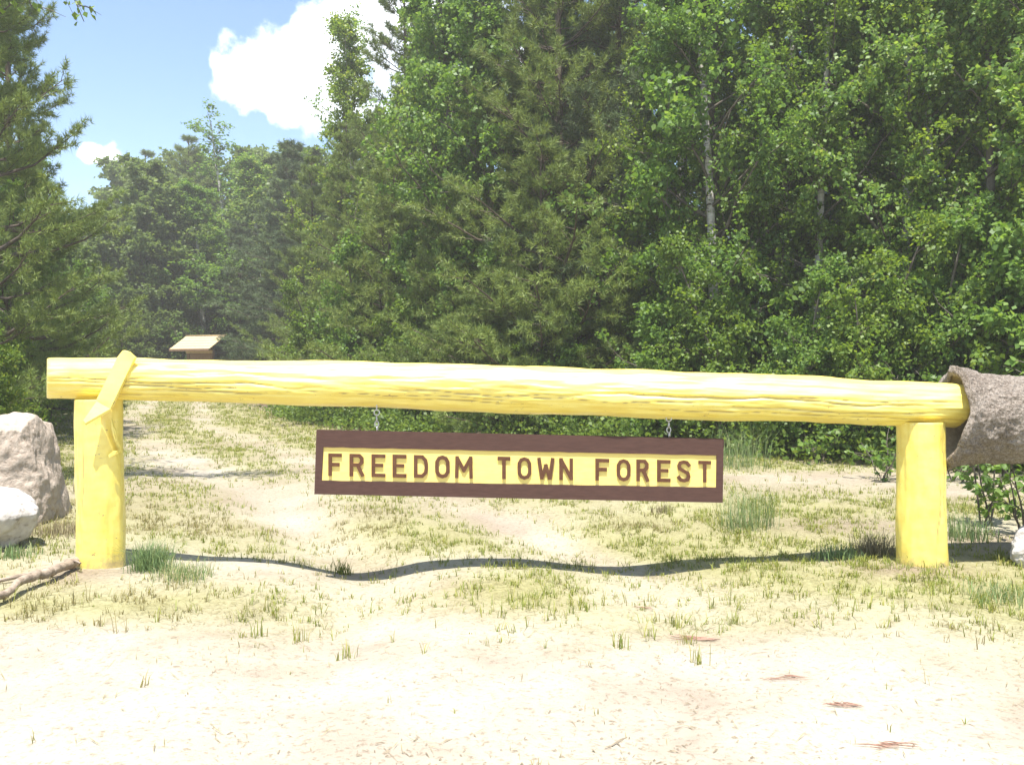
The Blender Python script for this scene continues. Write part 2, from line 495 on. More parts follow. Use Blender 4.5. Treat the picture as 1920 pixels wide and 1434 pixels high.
def build_ground():
    ys = np.concatenate([np.linspace(-30, 1.5, 14), np.linspace(1.6, 12, 230), np.linspace(12.1, 45, 130), np.geomspace(46, 300, 16)])
    xs_r = np.concatenate([np.linspace(0, 5.5, 120), np.linspace(5.6, 22, 70), np.geomspace(22.5, 260, 20)])
    xs = np.concatenate([-xs_r[::-1][:-1], xs_r])
    X, Y = np.meshgrid(xs, ys, indexing='xy')
    Z = ground_z(X, Y)
    ny, nx = X.shape
    V = np.stack([X, Y, Z], -1).reshape(-1, 3)
    i, j = np.meshgrid(np.arange(ny - 1), np.arange(nx - 1), indexing='ij')
    F = np.stack([i * nx + j, i * nx + j + 1, (i + 1) * nx + j + 1, (i + 1) * nx + j], -1).reshape(-1, 4)
    me = raw_mesh('ground', V, [F], M['ground'], True)
    g = grass_cover(X, Y) * .85
    e = Y - np.interp(X, EDGE_X, EDGE_Y)
    le = np.interp(Y, LEDGE_Y, LEDGE_X) - X
    nz = vnoise(X, Y, 33, 1.3, 4) - .5
    wood = np.clip(sstep(-.5, .9, e + nz * 1.2) + sstep(-.6, 1.0, le + nz) + sstep(38, 42, Y), 0, 1)
    duff = np.zeros_like(X)
    for x, y, rx, ry, a in [(-2.75, 5.42, .30, .22, .9), (2.62, 5.52, .40, .24, .9), (2.4, 9.9, 1.2, .4, .5), (4.5, 9.8, 2, .5, .5), (-6.0, 10.4, .8, .6, .8), (2.9, 7.0, .8, .45, .8),
                            (2.3, 5.95, .3, .25, .5), (3.6, 6.3, .8, .5, .7), (1.22, 4.25, .2, .10, .3)]:
        duff = np.maximum(duff, a * np.exp(-(((X - x) / rx) ** 2 + ((Y - y) / ry) ** 2)))
    duff = np.clip(duff * (1.1 + nz * 1.5), 0, 1)
    duff = np.maximum(duff, .55 * sstep(6.3, 8.5, Y) * np.clip(.55 + 1.6 * (vnoise(X, Y, 44, 1.1, 5) - .5), 0, 1))
    col = np.stack([g, wood, duff, np.ones_like(g)], -1).reshape(-1, 4).astype(np.float32)
    a = me.color_attributes.new('cover', 'FLOAT_COLOR', 'POINT')
    a.data.foreach_set('color', col.ravel())
    o = link_mesh('ground', me)
    tag(o, 'pale sandy ground with wheel ruts and patchy grass', kind='structure')
    return o


build_ground()

# ------------------------------------------------------------------ trees
def frame_rand(rg, n):
    return nrm(rg.normal(size=(n, 3)))


def leaves(bag, P, D, rg, size, hang=.35, wide=.40, up=.6):
    """one folded diamond per leaf at P, length axis about D"""
    n = len(P)
    d = nrm(D * .6 + frame_rand(rg, n) * .75 + np.array([0, 0, -hang]))
    nn = nrm(frame_rand(rg, n) * .8 + np.array([0, -.15, up]))
    s = nrm(np.cross(d, nn)); nn = np.cross(s, d)
    L = (size * rg.uniform(.65, 1.25, n))[:, None]
    b = P
    mid = b + d * L * .42
    f = nn * L * .10
    V = np.stack([b, mid + s * L * wide + f, b + d * L, mid - s * L * wide + f], 1).reshape(-1, 3)
    F = np.arange(n * 4).reshape(-1, 4)
    bag.add(V, F)


def broadleaf(seed, H, base, R, leaf=.07, prim=26, sec=8, twig=5, lpt=16, trunk_r=.07, lean=(0, 0), sparse=1.0, bark_m='birch_bark', leaf_m='birch_leaf', up=.55, stems=1, bare=0, flat=.78):
    rg = np.random.default_rng(seed)
    tb, lb = Bag(), Bag()
    for st in range(stems):
        h = H * (1 if st == 0 else rg.uniform(.6, .95))
        off = rg.normal(0, .12 * (stems > 1), 2)
        sl = np.array(lean) + (rg.normal(0, .13, 2) if stems > 1 else 0)
        t = np.linspace(0, 1, 9)
        wob = np.cumsum(rg.normal(0, .05, (9, 2)), 0) * h / 9 * 1.2
        P = np.zeros((9, 3))
        P[:, :2] = off + wob * t[:, None] + sl * (t[:, None] ** 1.2) * h
        P[:, 2] = -.15 + t * (h + .15)
        Rr = trunk_r * (h / H) * (1 - t) ** .8 + .008
        Rr[0] *= 1.35
        tb.add(*tube(P, Rr, 8))
        n1 = prim // stems if stems > 1 else prim
        for i in range(n1):
            tt = (base / H) + (1 - base / H) * ((i + rg.uniform(.1, .9)) / n1) * .98
            p0 = np.array([np.interp(tt, t, P[:, k]) for k in range(3)])
            az = i * 2.39996 + rg.uniform(-.5, .5) + st
            u = (tt - base / H) / max(1e-6, 1 - base / H)
            prof = (.62 + .38 * math.sin(PI * min(1, u * 1.25 + .1))) * (1 - u ** 2.2 * flat)
            Ln = R * prof * rg.uniform(.6, 1.15)
            el = up * rg.uniform(.5, 1.25) + u * .5
            dirn = np.array([math.cos(az) * math.cos(el), math.sin(az) * math.cos(el), math.sin(el)])
            q = np.linspace(0, 1, 5)[:, None]
            bend = np.array([0, 0, rg.uniform(-.28, .12)])
            PP = p0 + dirn * Ln * q + bend * Ln * q ** 2 + np.cumsum(rg.normal(0, .03, (5, 3)), 0) * Ln
            r0 = max(.008, np.interp(tt, t, Rr) * .45)
            tb.add(*tube(PP, np.linspace(r0, .004, 5), 5))
            pts0, pts1 = [], []
            for j in range(sec):
                v = rg.uniform(.22, 1.0)
                a = np.array([np.interp(v, q[:, 0], PP[:, k]) for k in range(3)])
                dd = nrm(dirn * .8 + rg.normal(0, .62, 3) + np.array([0, 0, .05]))
                l2 = Ln * rg.uniform(.22, .46) * (1.15 - .55 * v) + .12
                e = a + dd * l2 + np.array([0, 0, -.08 * l2])
                tb.add(*tube(np.stack([a, (a + e) / 2 + rg.normal(0, .03, 3) * l2, e]), np.array([.006, .004, .002]), 3))
                if rg.random() < bare: continue
                for k in range(twig):
                    w = rg.uniform(.2, 1)
                    b0 = a + (e - a) * w
                    d3 = nrm(dd * .7 + rg.normal(0, .7, 3) + np.array([0, 0, -.1]))
                    pts0.append(b0); pts1.append(b0 + d3 * rg.uniform(.10, .30))
            if not pts0: continue
            A, B = np.array(pts0), np.array(pts1)
            k = max(2, int(lpt * sparse))
            idx = np.repeat(np.arange(len(A)), k)
            uu = rg.uniform(0, 1.05, len(idx))[:, None]
            LP = A[idx] + (B - A)[idx] * uu + rg.normal(0, .035, (len(idx), 3))
            leaves(lb, LP, nrm((B - A)[idx]), rg, leaf)
    tm = tb.mesh('trunk', M[bark_m], True)
    if bark_m == 'birch_bark':                # only the stem is white, the limbs are grey brown
        tm.materials.append(M['grey_bark'])
        mi = np.ones(len(tm.polygons), np.int32); mi[:64] = 0
        tm.polygons.foreach_set('material_index', mi)
    lm = lb.mesh('crown', M[leaf_m])
    return tm, lm


def pine(seed, H, base, R, whorls=24, per=6, lat=12, needle=.12, nn=13, trunk_r=.12, needle_m='pine_needle', droop=.1, gap=.12, width=.013, step=.055):
    rg = np.random.default_rng(seed)
    tb, lb = Bag(), Bag()
    t = np.linspace(0, 1, 10)
    P = np.zeros((10, 3)); P[:, 2] = -.2 + t * (H + .2)
    P[:, :2] = np.cumsum(rg.normal(0, .03, (10, 2)), 0) * t[:, None]
    Rr = trunk_r * (1 - t) ** .9 + .012
    tb.add(*tube(P, Rr, 8))
    C, A = [], []
    for w in range(whorls):
        u = (w + rg.uniform(-.2, .2)) / whorls
        u = min(max(u, 0), .985)
        z = base + (H - base) * u
        p0 = np.array([np.interp(z, P[:, 2], P[:, k]) for k in range(3)])
        n = per + int(rg.integers(-1, 2))
        for i in range(n):
            if rg.random() < gap: continue
            az = 2 * PI * i / n + rg.uniform(-.35, .35) + w * .9
            prof = (1 - u) ** .62 * (.75 + .25 * math.sin(PI * min(1, u * 2 + .2)))
            Ln = max(.25, R * prof * rg.uniform(.55, 1.2))
            el = -.05 - droop + .75 * u + rg.uniform(-.12, .15)
            d = np.array([math.cos(az) * math.cos(el), math.sin(az) * math.cos(el), math.sin(el)])
            side = nrm(np.cross(d, [0, 0, 1.0]))
            q = np.linspace(0, 1, 6)
            PP = p0 + d * Ln * q[:, None] + np.array([0, 0, 1.0]) * (.22 * Ln * q ** 2.2 - .05 * Ln * np.sin(q * PI))[:, None] + np.cumsum(rg.normal(0, .018, (6, 3)), 0) * Ln
            tb.add(*tube(PP, np.linspace(max(.012, .02 * Ln), .005, 6), 5))
            for j in range(lat):
                v = .28 + .72 * (j + rg.uniform(0, 1)) / lat
                a = np.array([np.interp(v, q, PP[:, k]) for k in range(3)])
                sgn = 1 if j % 2 else -1
                dd = nrm(d * rg.uniform(.5, 1) + side * sgn * rg.uniform(.3, 1.0) + np.array([0, 0, rg.uniform(-.1, .5)]))
                l2 = Ln * .34 * (1.25 - v * .75) * rg.uniform(.6, 1.25) + .08
                e = a + dd * l2 + np.array([0, 0, .12 * l2])
                tb.add(*tube(np.stack([a, (a + e) / 2, e]), np.array([.007, .005, .003]), 3))
                m = max(2, int(l2 / step))
                for k in range(m):
                    f = .35 + .65 * (k + 1) / m
                    C.append(a + (e - a) * f + rg.normal(0, .02, 3)); A.append(nrm(dd + rg.normal(0, .35, 3) + np.array([0, 0, .25])))
            for k in range(5):
                C.append(PP[-1] + rg.normal(0, .03, 3)); A.append(nrm(d + rg.normal(0, .3, 3) + np.array([0, 0, .4])))
    C, A = np.array(C), np.array(A)
    idx = np.repeat(np.arange(len(C)), nn)
    n = len(idx)
    D = nrm(A[idx] * .75 + frame_rand(rg, n) * .8)
    S = nrm(np.cross(D, frame_rand(rg, n)))
    L = (needle * rg.uniform(.7, 1.3, n))[:, None]
    b = C[idx] + D * .012
    V = np.stack([b - S * width * .5, b + S * width * .5, b + D * L], 1).reshape(-1, 3)
    lb.add(V, np.arange(n * 3).reshape(-1, 3))
    return tb.mesh('trunk', M['pine_bark'], True), lb.mesh('crown', M[needle_m])


KIND = {
    'birch_a': (broadleaf(1, 9.5, .7, 1.9, .066, 40, 9, 6, 13, .085, (.06, 0)), 9.5),
    'birch_b': (broadleaf(2, 9.5, .5, 1.8, .062, 40, 9, 6, 13, .075, (-.06, .02)), 9.5),
    'birch_c': (broadleaf(3, 9.5, .9, 2.1, .070, 40, 9, 6, 13, .09, (-.03, -.02), leaf_m='aspen_leaf'), 9.5),
    'aspen': (broadleaf(4, 9.0, .6, 1.9, .078, 38, 9, 6, 12, .08, (.02, -.03), bark_m='grey_bark', leaf_m='aspen_leaf'), 9.0),
    'maple': (broadleaf(5, 9.0, .9, 2.6, .085, 38, 10, 6, 12, .11, (0, 0), bark_m='grey_bark', leaf_m='shade_leaf'), 9.0),
    'sapling': (broadleaf(6, 3.6, .15, 1.15, .066, 34, 7, 5, 12, .035, (0, 0), bark_m='grey_bark', leaf_m='birch_leaf', stems=3), 3.6),
    'sapling_b': (broadleaf(7, 3.6, .15, 1.25, .074, 34, 7, 5, 11, .035, (0, 0), bark_m='grey_bark', leaf_m='aspen_leaf', stems=3), 3.6),
    'thin_birch': (broadleaf(8, 12.5, 4.0, 2.0, .095, 34, 8, 4, 5, .10, (-.02, 0), .9, 'birch_bark', 'aspen_leaf', .8, flat=.45), 12.5),
    'round_tree': (broadleaf(9, 9.0, .5, 3.3, .13, 46, 11, 6, 9, .12, (0, 0), bark_m='grey_bark', leaf_m='far_leaf', flat=.62), 9.0),
    'pine_a': (pine(11, 11.0, .8, 2.7), 11.0),
    'pine_b': (pine(12, 11.0, .5, 2.9, 23, 6, 12, .12, 13), 11.0),
    'pine_young': (pine(13, 5.5, .3, 2.2, 15, 6, 11, .12, 14, .07), 5.5),
    'pine_dark': (pine(14, 9.0, .25, 2.5, 24, 6, 11, .12, 13, .12, 'dark_needle', .18, .06, .014), 9.0),
}


def tree(kind, name, px, d, H, label, cat='tree', group=None, rz=None, sink=0.0, wide=1.0):
    (tm, lm), h0 = KIND[kind]
    x = (px - 960) / FPX * d
    r = empty(name, (x, d, gz(x, d) - .05 - sink), random.uniform(0, 6.28) if rz is None else rz)
    s = H / h0
    r.scale = (s * wide, s * wide, s)
    link_mesh('trunk', tm, r)
    link_mesh('crown', lm, r)
    return tag(r, label, cat, group)


def topH(py, d): return CAM_H + (HOR - py) / FPX * d


EDGE_G = 'trees standing along the edge of the wood'
FAR_G = 'trees beyond the notice board'
LEFT_G = 'trees on the left side of the track'
# left side
tree('pine_b', 'pine_tree', -70, 14.5, 13, 'tall pine cut by the left picture edge, boughs reaching over the sky', 'tree', LEFT_G, wide=.76)
tree('pine_a', 'pine_tree', 45, 22, 8.0, 'shorter olive pine behind the tall left-edge pine, reaching right below the small cloud', 'tree', LEFT_G, wide=.85)
tree('aspen', 'broadleaf_tree', 20, 17.5, 5.2, 'low leafy tree under the pines above the pink boulder', 'tree', LEFT_G)
tree('round_tree', 'broadleaf_tree', 105, 28, 6.4, 'rounded green tree just left of the notice board clearing', 'tree', LEFT_G)
tree('sapling', 'leafy_shrub', 20, 14.5, 2.6, 'dark leafy shrub behind the left boulders', 'shrub', LEFT_G)
tree('sapling_b', 'leafy_shrub', 85, 21, 2.6, 'bushy shrub left of the yellow beam end', 'shrub', LEFT_G)
tree('sapling', 'leafy_shrub', -60, 10.5, 2.2, 'shrub at the far left picture edge over the boulders', 'shrub', LEFT_G)
tree('pine_a', 'pine_tree', 20, 18, 11.5, 'second tall pine at the left edge, just right of the nearest one', 'tree', LEFT_G, wide=.85)
tree('aspen', 'broadleaf_tree', -40, 19.5, 9.5, 'tall leafy tree between the two left-edge pines', 'tree', LEFT_G, wide=1.2)
tree('birch_c', 'broadleaf_tree', 70, 25, 7.4, 'leafy tree behind the low left tree', 'tree', LEFT_G, wide=1.4)
# far group beyond the notice board
for k, px, d, top, lab, wd in [
        ('round_tree', 205, 41, 400, 'broad leafy tree leftmost of the far group, under the small cloud', 1.1),
        ('round_tree', 305, 42, 325, 'large rounded bright green tree above the notice board', 1.25),
        ('pine_a', 265, 52, 285, 'pine top left of the far skyline, nearest the small cloud', .9),
        ('pine_a', 345, 50, 258, 'pine top standing over the rounded tree in the far skyline', .9),
        ('thin_birch', 440, 46, 240, 'thin pale trunked birch peaking in the middle of the far skyline', 1.1),
        ('birch_c', 505, 44, 300, 'yellowish tree right of the far thin birch', 1.1),
        ('pine_dark', 548, 37, 275, 'dark pine closing the far group on the right', .9),
        ('pine_dark', 450, 42, 420, 'dark drooping conifer right behind the notice board', 1.0),
        ('pine_dark', 535, 35, 440, 'low dark conifer right of the notice board', 1.0),
        ('pine_dark', 350, 43, 470, 'dark conifer directly behind the notice board roof', 1.0),
        ('round_tree', 230, 37, 520, 'low green tree left of the notice board roof', 1.1),
        ('round_tree', 185, 39.5, 430, 'leafy tree at the left of the far clearing, under the leftmost broad tree', 1.1),
        ('round_tree', 262, 40, 385, 'leafy tree left above the notice board', 1.1),
        ('birch_c', 385, 41, 345, 'leafy tree right above the notice board', 1.2),
        ('round_tree', 335, 42, 500, 'low leafy tree behind the notice board, in front of the dark conifers', 1.2),
        ('pine_a', 160, 44, 480, 'hazy pine at the left end of the far clearing', 1.0)]:
    tree(k, 'conifer' if 'pine' in k else 'broadleaf_tree', px, d, topH(top, d), lab, 'tree', FAR_G, wide=wd * (1.1 if k == 'round_tree' else 1.5))
# centre
for k, nm, px, d, H, lab in [
        ('thin_birch', 'birch_tree', 622, 30, topH(62, 30), 'sparse airy birch top standing against the big white cloud'),
        ('pine_a', 'pine_tree', 655, 26, topH(235, 26), 'olive pine under the sparse birch, left of the tall pine'),
        ('pine_b', 'pine_tree', 585, 28, topH(300, 28), 'shorter pine at the left corner of the right-hand wood'),
        ('pine_b', 'pine_tree', 765, 25, 13.0, 'tall pine whose left boughs overlap the white cloud at the top'),
        ('maple', 'broadleaf_tree', 850, 23, 12.5, 'tall leafy tree right of the cloud-side pine'),
        ('pine_young', 'pine_tree', 720, 20.5, topH(310, 20.5), 'spreading pine over the bushy birches left of centre'),
        ('pine_a', 'pine_tree', 960, 19, 11.0, 'tall pine in the middle, top out of the picture'),
        ('pine_young', 'pine_tree', 1010, 16.6, topH(290, 16.6), 'pale green spreading pine above the first word of the sign'),
        ('pine_young', 'pine_tree', 880, 18.2, topH(350, 18.2), 'middle-sized pine left of the pale green spreading pine'),
        ('aspen', 'broadleaf_tree', 1075, 18.5, 11.0, 'tall broadleaf tree above the centre pine'),
        ('birch_a', 'birch_tree', 990, 21, 11.5, 'birch behind the centre pines, filling the top of the picture'),
        ('birch_b', 'birch_tree', 1265, 15.8, 10.0, 'birch right of the dark shaded gap, thin trunk showing'),
        ('birch_c', 'birch_tree', 1350, 14.6, 10.0, 'birch second right of the dark shaded gap'),
        ('birch_a', 'birch_tree', 1450, 15.0, 10.2, 'white trunked birch whose bark shows through the leaves'),
        ('birch_b', 'birch_tree', 1520, 14.0, 9.6, 'birch just right of the white trunked birch'),
        ('aspen', 'broadleaf_tree', 1600, 14.6, 10.0, 'broadleaf tree above the right end of the beam'),
        ('birch_c', 'birch_tree', 1690, 13.2, 9.4, 'birch standing over the right gate post'),
        ('birch_a', 'birch_tree', 1780, 13.0, 9.6, 'birch above the mouth of the grey pipe'),
        ('aspen', 'broadleaf_tree', 1850, 12.2, 9.0, 'large-leaved tree over the grey pipe'),
        ('birch_b', 'birch_tree', 1945, 12.0, 9.2, 'birch cut by the right picture edge'),
        ('aspen', 'broadleaf_tree', 2060, 11.6, 9.2, 'leafy tree mostly beyond the right picture edge')]:
    tree(k, nm, px, d, H, lab, 'tree', EDGE_G)
for k, px, d, top, lab in [
        ('sapling', 618, 22.4, 540, 'bushy birch at the left corner of the wood'),
        ('sapling_b', 668, 20.4, 470, 'bushy pale birch second from the left corner of the wood'),
        ('sapling', 730, 18.8, 480, 'bushy birch below the spreading pine'),
        ('sapling_b', 800, 17.8, 560, 'low leafy bush left of the centre pines'),
        ('sapling_b', 1075, 15.6, 590, 'small bright leafed bush under the pale green pine'),
        ('sapling', 960, 16.2, 620, 'low bush behind the beam at the picture centre'),
        ('sapling_b', 1255, 13.8, 470, 'leafy sapling at the right of the dark gap'),
        ('sapling', 1380, 13.1, 450, 'sapling clump in front of the white trunked birch'),
        ('sapling_b', 1500, 12.5, 500, 'sapling clump above the last word of the sign'),
        ('sapling', 1610, 12.2, 430, 'sapling clump behind the right end of the beam'),
        ('sapling_b', 1745, 11.7, 400, 'sapling clump behind the right gate post'),
        ('sapling', 1860, 11.0, 330, 'tall sapling clump above the grey pipe'),
        ('sapling_b', 1965, 10.6, 250, 'tall sapling clump at the right picture edge')]:
    tree(k, 'leafy_sapling', px, d, topH(top, d), lab, 'sapling', 'saplings along the edge of the wood')
for q in (0, 1, 2):
    tree('pine_dark', 'woodland_tree', 1085 + 55 * q, 22 + q, 9.5, 'dark conifer deep in the shaded gap of the wood, top hidden', 'tree', 'dark conifers of the shaded gap')
# ranks behind: nothing tells these apart through the leaves in front
rg = random.Random(5)
BK2 = ['round_tree', 'birch_c', 'round_tree', 'pine_a']
BK = ['birch_a', 'birch_b', 'birch_c', 'aspen', 'maple', 'pine_a', 'pine_b', 'pine_dark']
for row, (off, n) in enumerate([(3.6, 12), (7.5, 12), (12, 12)]):
    for i in range(n):
        X = -5.5 + (i + rg.uniform(.2, .8)) * (17.5 + row * 3) / n
        Y = np.interp(X, EDGE_X, EDGE_Y) + off + rg.uniform(-.8, .8) + (3 if X < -2 else 0)
        px = X / Y * FPX + 960
        if px < 640: continue
        hh = rg.uniform(10.5, 12.5)
        tree(BK[rg.randrange(8)], 'woodland_tree', px, Y, hh,
             'tree in the dim ranks of the wood, half hidden by the front trees', 'tree', 'dim back ranks of the wood')
for px, d, top in [(180, 54, 430), (260, 56, 330), (380, 55, 300), (470, 54, 290), (540, 50, 320), (610, 44, 300), (90, 46, 500), (20, 40, 430), (-60, 30, 350), (680, 40, 250), (130, 55, 480)]:
    tree(BK2[rg.randrange(4)], 'woodland_tree', px, d, topH(top, d), 'distant tree filling the gaps between the far trees', 'tree', 'distant fill of the far wood', wide=1.35)


# undergrowth: low brush at the foot of the wood, nobody could count it
def undergrowth():
    rg = np.random.default_rng(40)
    lb = Bag()
    A, D = [], []
    for i in range(520):
        X = rg.uniform(-6.4, 8.5)
        Y = np.interp(X, EDGE_X, EDGE_Y) + abs(rg.normal(0, 1.1)) - .15
        h = rg.uniform(.2, .75) * (.1 + 1.9 * float(vnoise(np.array([X]), np.array([Y]), 81, .9, 3)[0]))
        z = gz(X, Y)
        n = int(rg.integers(50, 95))
        c = np.array([X, Y, z])
        p = rg.normal(0, 1, (n, 3)) * np.array([.22, .22, .0]) + c
        p[:, 2] += h * rg.random(n) ** .8
        A.append(p); D.append(nrm(p - c + np.array([0, 0, .1])))
    for i in range(230):                      # left side
        Y = rg.uniform(11, 40)
        X = np.interp(Y, LEDGE_Y, LEDGE_X) - abs(rg.normal(0, 1.3)) + .3
        z = gz(X, Y); h = rg.uniform(.3, 1.0); n = 70
        c = np.array([X, Y, z])
        p = rg.normal(0, 1, (n, 3)) * np.array([.3, .3, .0]) + c
        p[:, 2] += h * rg.random(n) ** .8
        A.append(p); D.append(nrm(p - c + np.array([0, 0, .1])))
    for i in range(200):                      # foot of the far trees
        X = rg.uniform(-21, -7); Y = 36.5 + rg.uniform(0, 3) - max(0, X + 10) * 1.6
        z = gz(X, Y); h = rg.uniform(.4, 1.3); n = 60
        c = np.array([X, Y, z])
        p = rg.normal(0, 1, (n, 3)) * np.array([.4, .4, .0]) + c
        p[:, 2] += h * rg.random(n) ** .8
        A.append(p); D.append(nrm(p - c + np.array([0, 0, .1])))
    P, D = np.concatenate(A), np.concatenate(D)
    leaves(lb, P, D, rg, .075, .2)
    o = link_mesh('undergrowth', lb.mesh('undergrowth', M['shade_leaf']))
    tag(o, 'low leafy brush along the foot of the trees', 'undergrowth', kind='stuff')


undergrowth()


# ------------------------------------------------------------------ grass
def blades(bag, P, h, w, rg, lean=.5, seg=2):
    n = len(P)
    az = rg.uniform(0, 2 * PI, n)
    d = np.stack([np.cos(az), np.sin(az), np.zeros(n)], 1)
    s = np.stack([-np.sin(az + rg.normal(0, .8, n)), np.cos(az), np.zeros(n)], 1)
    s = nrm(s)
    k = rg.uniform(.15, 1, n)[:, None] * lean
    h = h[:, None]; w = w[:, None] if np.ndim(w) else w
    up = np.array([0, 0, 1.0])
    b = P - up * .004
    m = P + up * h * .55 + d * h * k * .3
    t = P + up * h * (1 - .35 * k) + d * h * k
    V = np.stack([b - s * w, b + s * w, m + s * w * .7, m - s * w * .7, t], 1).reshape(-1, 3)
    i = np.arange(n) * 5
    bag.add(V, np.stack([i, i + 1, i + 2, i + 3], 1))
    Q = np.stack([i + 3, i + 2, i + 4], 1) + (bag.n - n * 5)
    bag.F[3].append(Q.astype(np.int32))


def in_frame(X, Y): return np.abs(X) < Y * .66 + .4


def build_grass():
    rg = np.random.default_rng(77)
    gb, db = Bag(), Bag()
    for (y0, y1, dens, hs, ws) in [(2.6, 5.0, 1300, 1.0, 1.0), (5.0, 8.5, 1700, .8, 1.1), (8.5, 14, 900, .8, 1.6), (14, 24, 340, 1.0, 2.4), (24, 38, 110, 1.4, 3.5)]:
        W = y1 * .66 + .4
        n = int(2 * W * (y1 - y0) * dens)
        X = rg.uniform(-W, W, n); Y = rg.uniform(y0, y1, n)
        c = grass_cover(X, Y)
        clump = vnoise(X, Y, 50, 7, 3)
        c = c ** 1.5 * sstep(.34, .70, clump) * 1.25 + .0012
        e = Y - np.interp(X, EDGE_X, EDGE_Y)
        le = np.interp(Y, LEDGE_Y, LEDGE_X) - X
        ok = (rg.random(n) < c * .62) & in_frame(X, Y) & (e < .6) & (le < .5)
        X, Y = X[ok], Y[ok]
        vig = rg.gamma(4.0, .25, len(X))                          # each sprig has its own vigour
        cnt = rg.integers(2, 6, len(X))
        X, Y, vig = np.repeat(X, cnt), np.repeat(Y, cnt), np.repeat(vig, cnt)
        X = X + rg.normal(0, .008 * ws, len(X)); Y = Y + rg.normal(0, .008 * ws, len(X))
        P = np.stack([X, Y, ground_z(X, Y)], 1)
        lush = vnoise(X, Y, 60, .8, 3) + .42 * sstep(.6, 2.2, X) * sstep(4.5, 5.5, Y) + .32 * sstep(8.5, 12, Y)
        gr = rg.random(len(X)) < sstep(.30, .62, lush) * .85 + .13
        for bag, sel, hh in ((gb, gr, .046), (db, ~gr, .040)):
            p = P[sel]
            if not len(p): continue
            blades(bag, p, hh * hs * vig[sel] * rg.uniform(.5, 1.4, len(p)), .0022 * ws * rg.uniform(.6, 1.4, len(p)), rg, 1.25)
    # dead straws lying flat, matted where the grass grows
    n = 150000
    Y = 2.5 + rg.random(n) ** 1.35 * 10
    X = rg.uniform(-1, 1, n) * (Y * .64 + .2)
    c = grass_cover(X, Y)
    ok = rg.random(n) < np.clip(c, 0, 1) * .75 * sstep(.2, .6, vnoise(X, Y, 52, 4, 3)) + .015
    X, Y = X[ok], Y[ok]; n = len(X)
    az = rg.uniform(0, PI, n)
    d = np.stack([np.cos(az), np.sin(az), rg.normal(0, .10, n)], 1); sd_ = np.stack([-np.sin(az), np.cos(az), np.zeros(n)], 1)
    Ls = (rg.gamma(3, .008, n) + .008)[:, None]; w = rg.uniform(.0006, .0016, n)[:, None]
    cc = np.stack([X, Y, ground_z(X, Y) + .004 + rg.random(n) * .006], 1)
    V = np.stack([cc - d * Ls - sd_ * w * .4, cc + sd_ * w * -1, cc + d * Ls, cc + sd_ * w], 1).reshape(-1, 3)
    db.add(V, np.arange(n * 4).reshape(-1, 4))
    o = link_mesh('green_grass', gb.mesh('green_grass', M['grass_green']))
    tag(o, 'thin green grass growing in patches on the sand', 'grass', kind='stuff')
    o = link_mesh('dry_grass', db.mesh('dry_grass', M['grass_dry']))
    tag(o, 'straw coloured dry grass scattered over the sand', 'grass', kind='stuff')


build_grass()


def tuft(px, py, n, h, spread, m, label, lean=.7, w=.003, squash=1.0):
    d = CAM_H * FPX / (py - HOR)
    x = (px - 960) / FPX * d
    rg = np.random.default_rng(int(px * 7 + py))
    bag = Bag()
    n = int(n * 1.35)
    P = np.zeros((n, 3)); P[:, :2] = np.clip(rg.normal(0, spread * .8, (n, 2)), -spread * 1.5, spread * 1.5) * np.array([1, squash])
    P[:, 2] = ground_z(P[:, 0] + x, P[:, 1] + d) - gz(x, d)
    blades(bag, P, h * rg.uniform(.45, 1.15, n), w * rg.uniform(.7, 1.3, n), rg, lean)
    o = link_mesh('grass_tuft', bag.mesh('grass_tuft', M[m]))
    o.location = (x, d, gz(x, d))
    return tag(o, label, 'grass tuft', 'grass tufts round the gate')


tuft(284, 1064, 420, .23, .085, 'grass_tuft', 'dense dark green grass tuft hugging the foot of the left post', 1.1, .0019)
tuft(345, 1078, 300, .13, .11, 'grass_tuft', 'lower grass tuft at the left end of the beam shadow', 1.2, .0018)
tuft(640, 1030, 60, .12, .045, 'grass_green', 'small bright green tuft behind the beam shadow, left of the sign centre')
tuft(1400, 985, 220, .42, .14, 'grass_tuft', 'tall wispy grass clump beside the right end of the sign', .8, .0017)
tuft(1380, 880, 160, .62, .26, 'grass_tuft', 'tall grass stems behind the right end of the sign', .7, .0024)
tuft(1635, 1036, 240, .19, .085, 'grass_brown', 'brownish spiky grass tuft left of the right post', 1.1, .0020)
tuft(1565, 1040, 170, .12, .10, 'grass_tuft', 'dark low tuft at the right end of the beam shadow')
tuft(1805, 1010, 200, .22, .13, 'grass_tuft', 'grass clump right of the right post')
tuft(1880, 1125, 200, .13, .13, 'grass_tuft', 'low dark tuft near the right picture edge in front of the rock', 1.1, .0020)
tuft(1240, 955, 60, .10, .06, 'grass_brown', 'small dry tuft directly under the right half of the sign')
tuft(30, 1045, 120, .10, .10, 'grass_tuft', 'grass in the shade under the white boulder')
tuft(115, 1000, 200, .13, .13, 'grass_brown', 'dull grass between the pink boulder and left post')
for i, (px, py) in enumerate([(480, 1175), (560, 1175), (650, 1210), (1165, 1205), (1265, 1150), (1375, 1150), (1310, 1225), (1290, 1185)]):
    tuft(px, py, 14, .10, .03, 'grass_green', ['thin sprig left of the tuft row on the near sand', 'thin sprig right end of the left grass patch', 'lone sprig on the sand below the sign start',
         'sprig below the middle of the sign', 'sprig on the white rut right of centre', 'rightmost sprig beside the rut', 'sprig nearest the red bark strip', 'tall sprig right of the red bark strip'][i], .6, .0024)


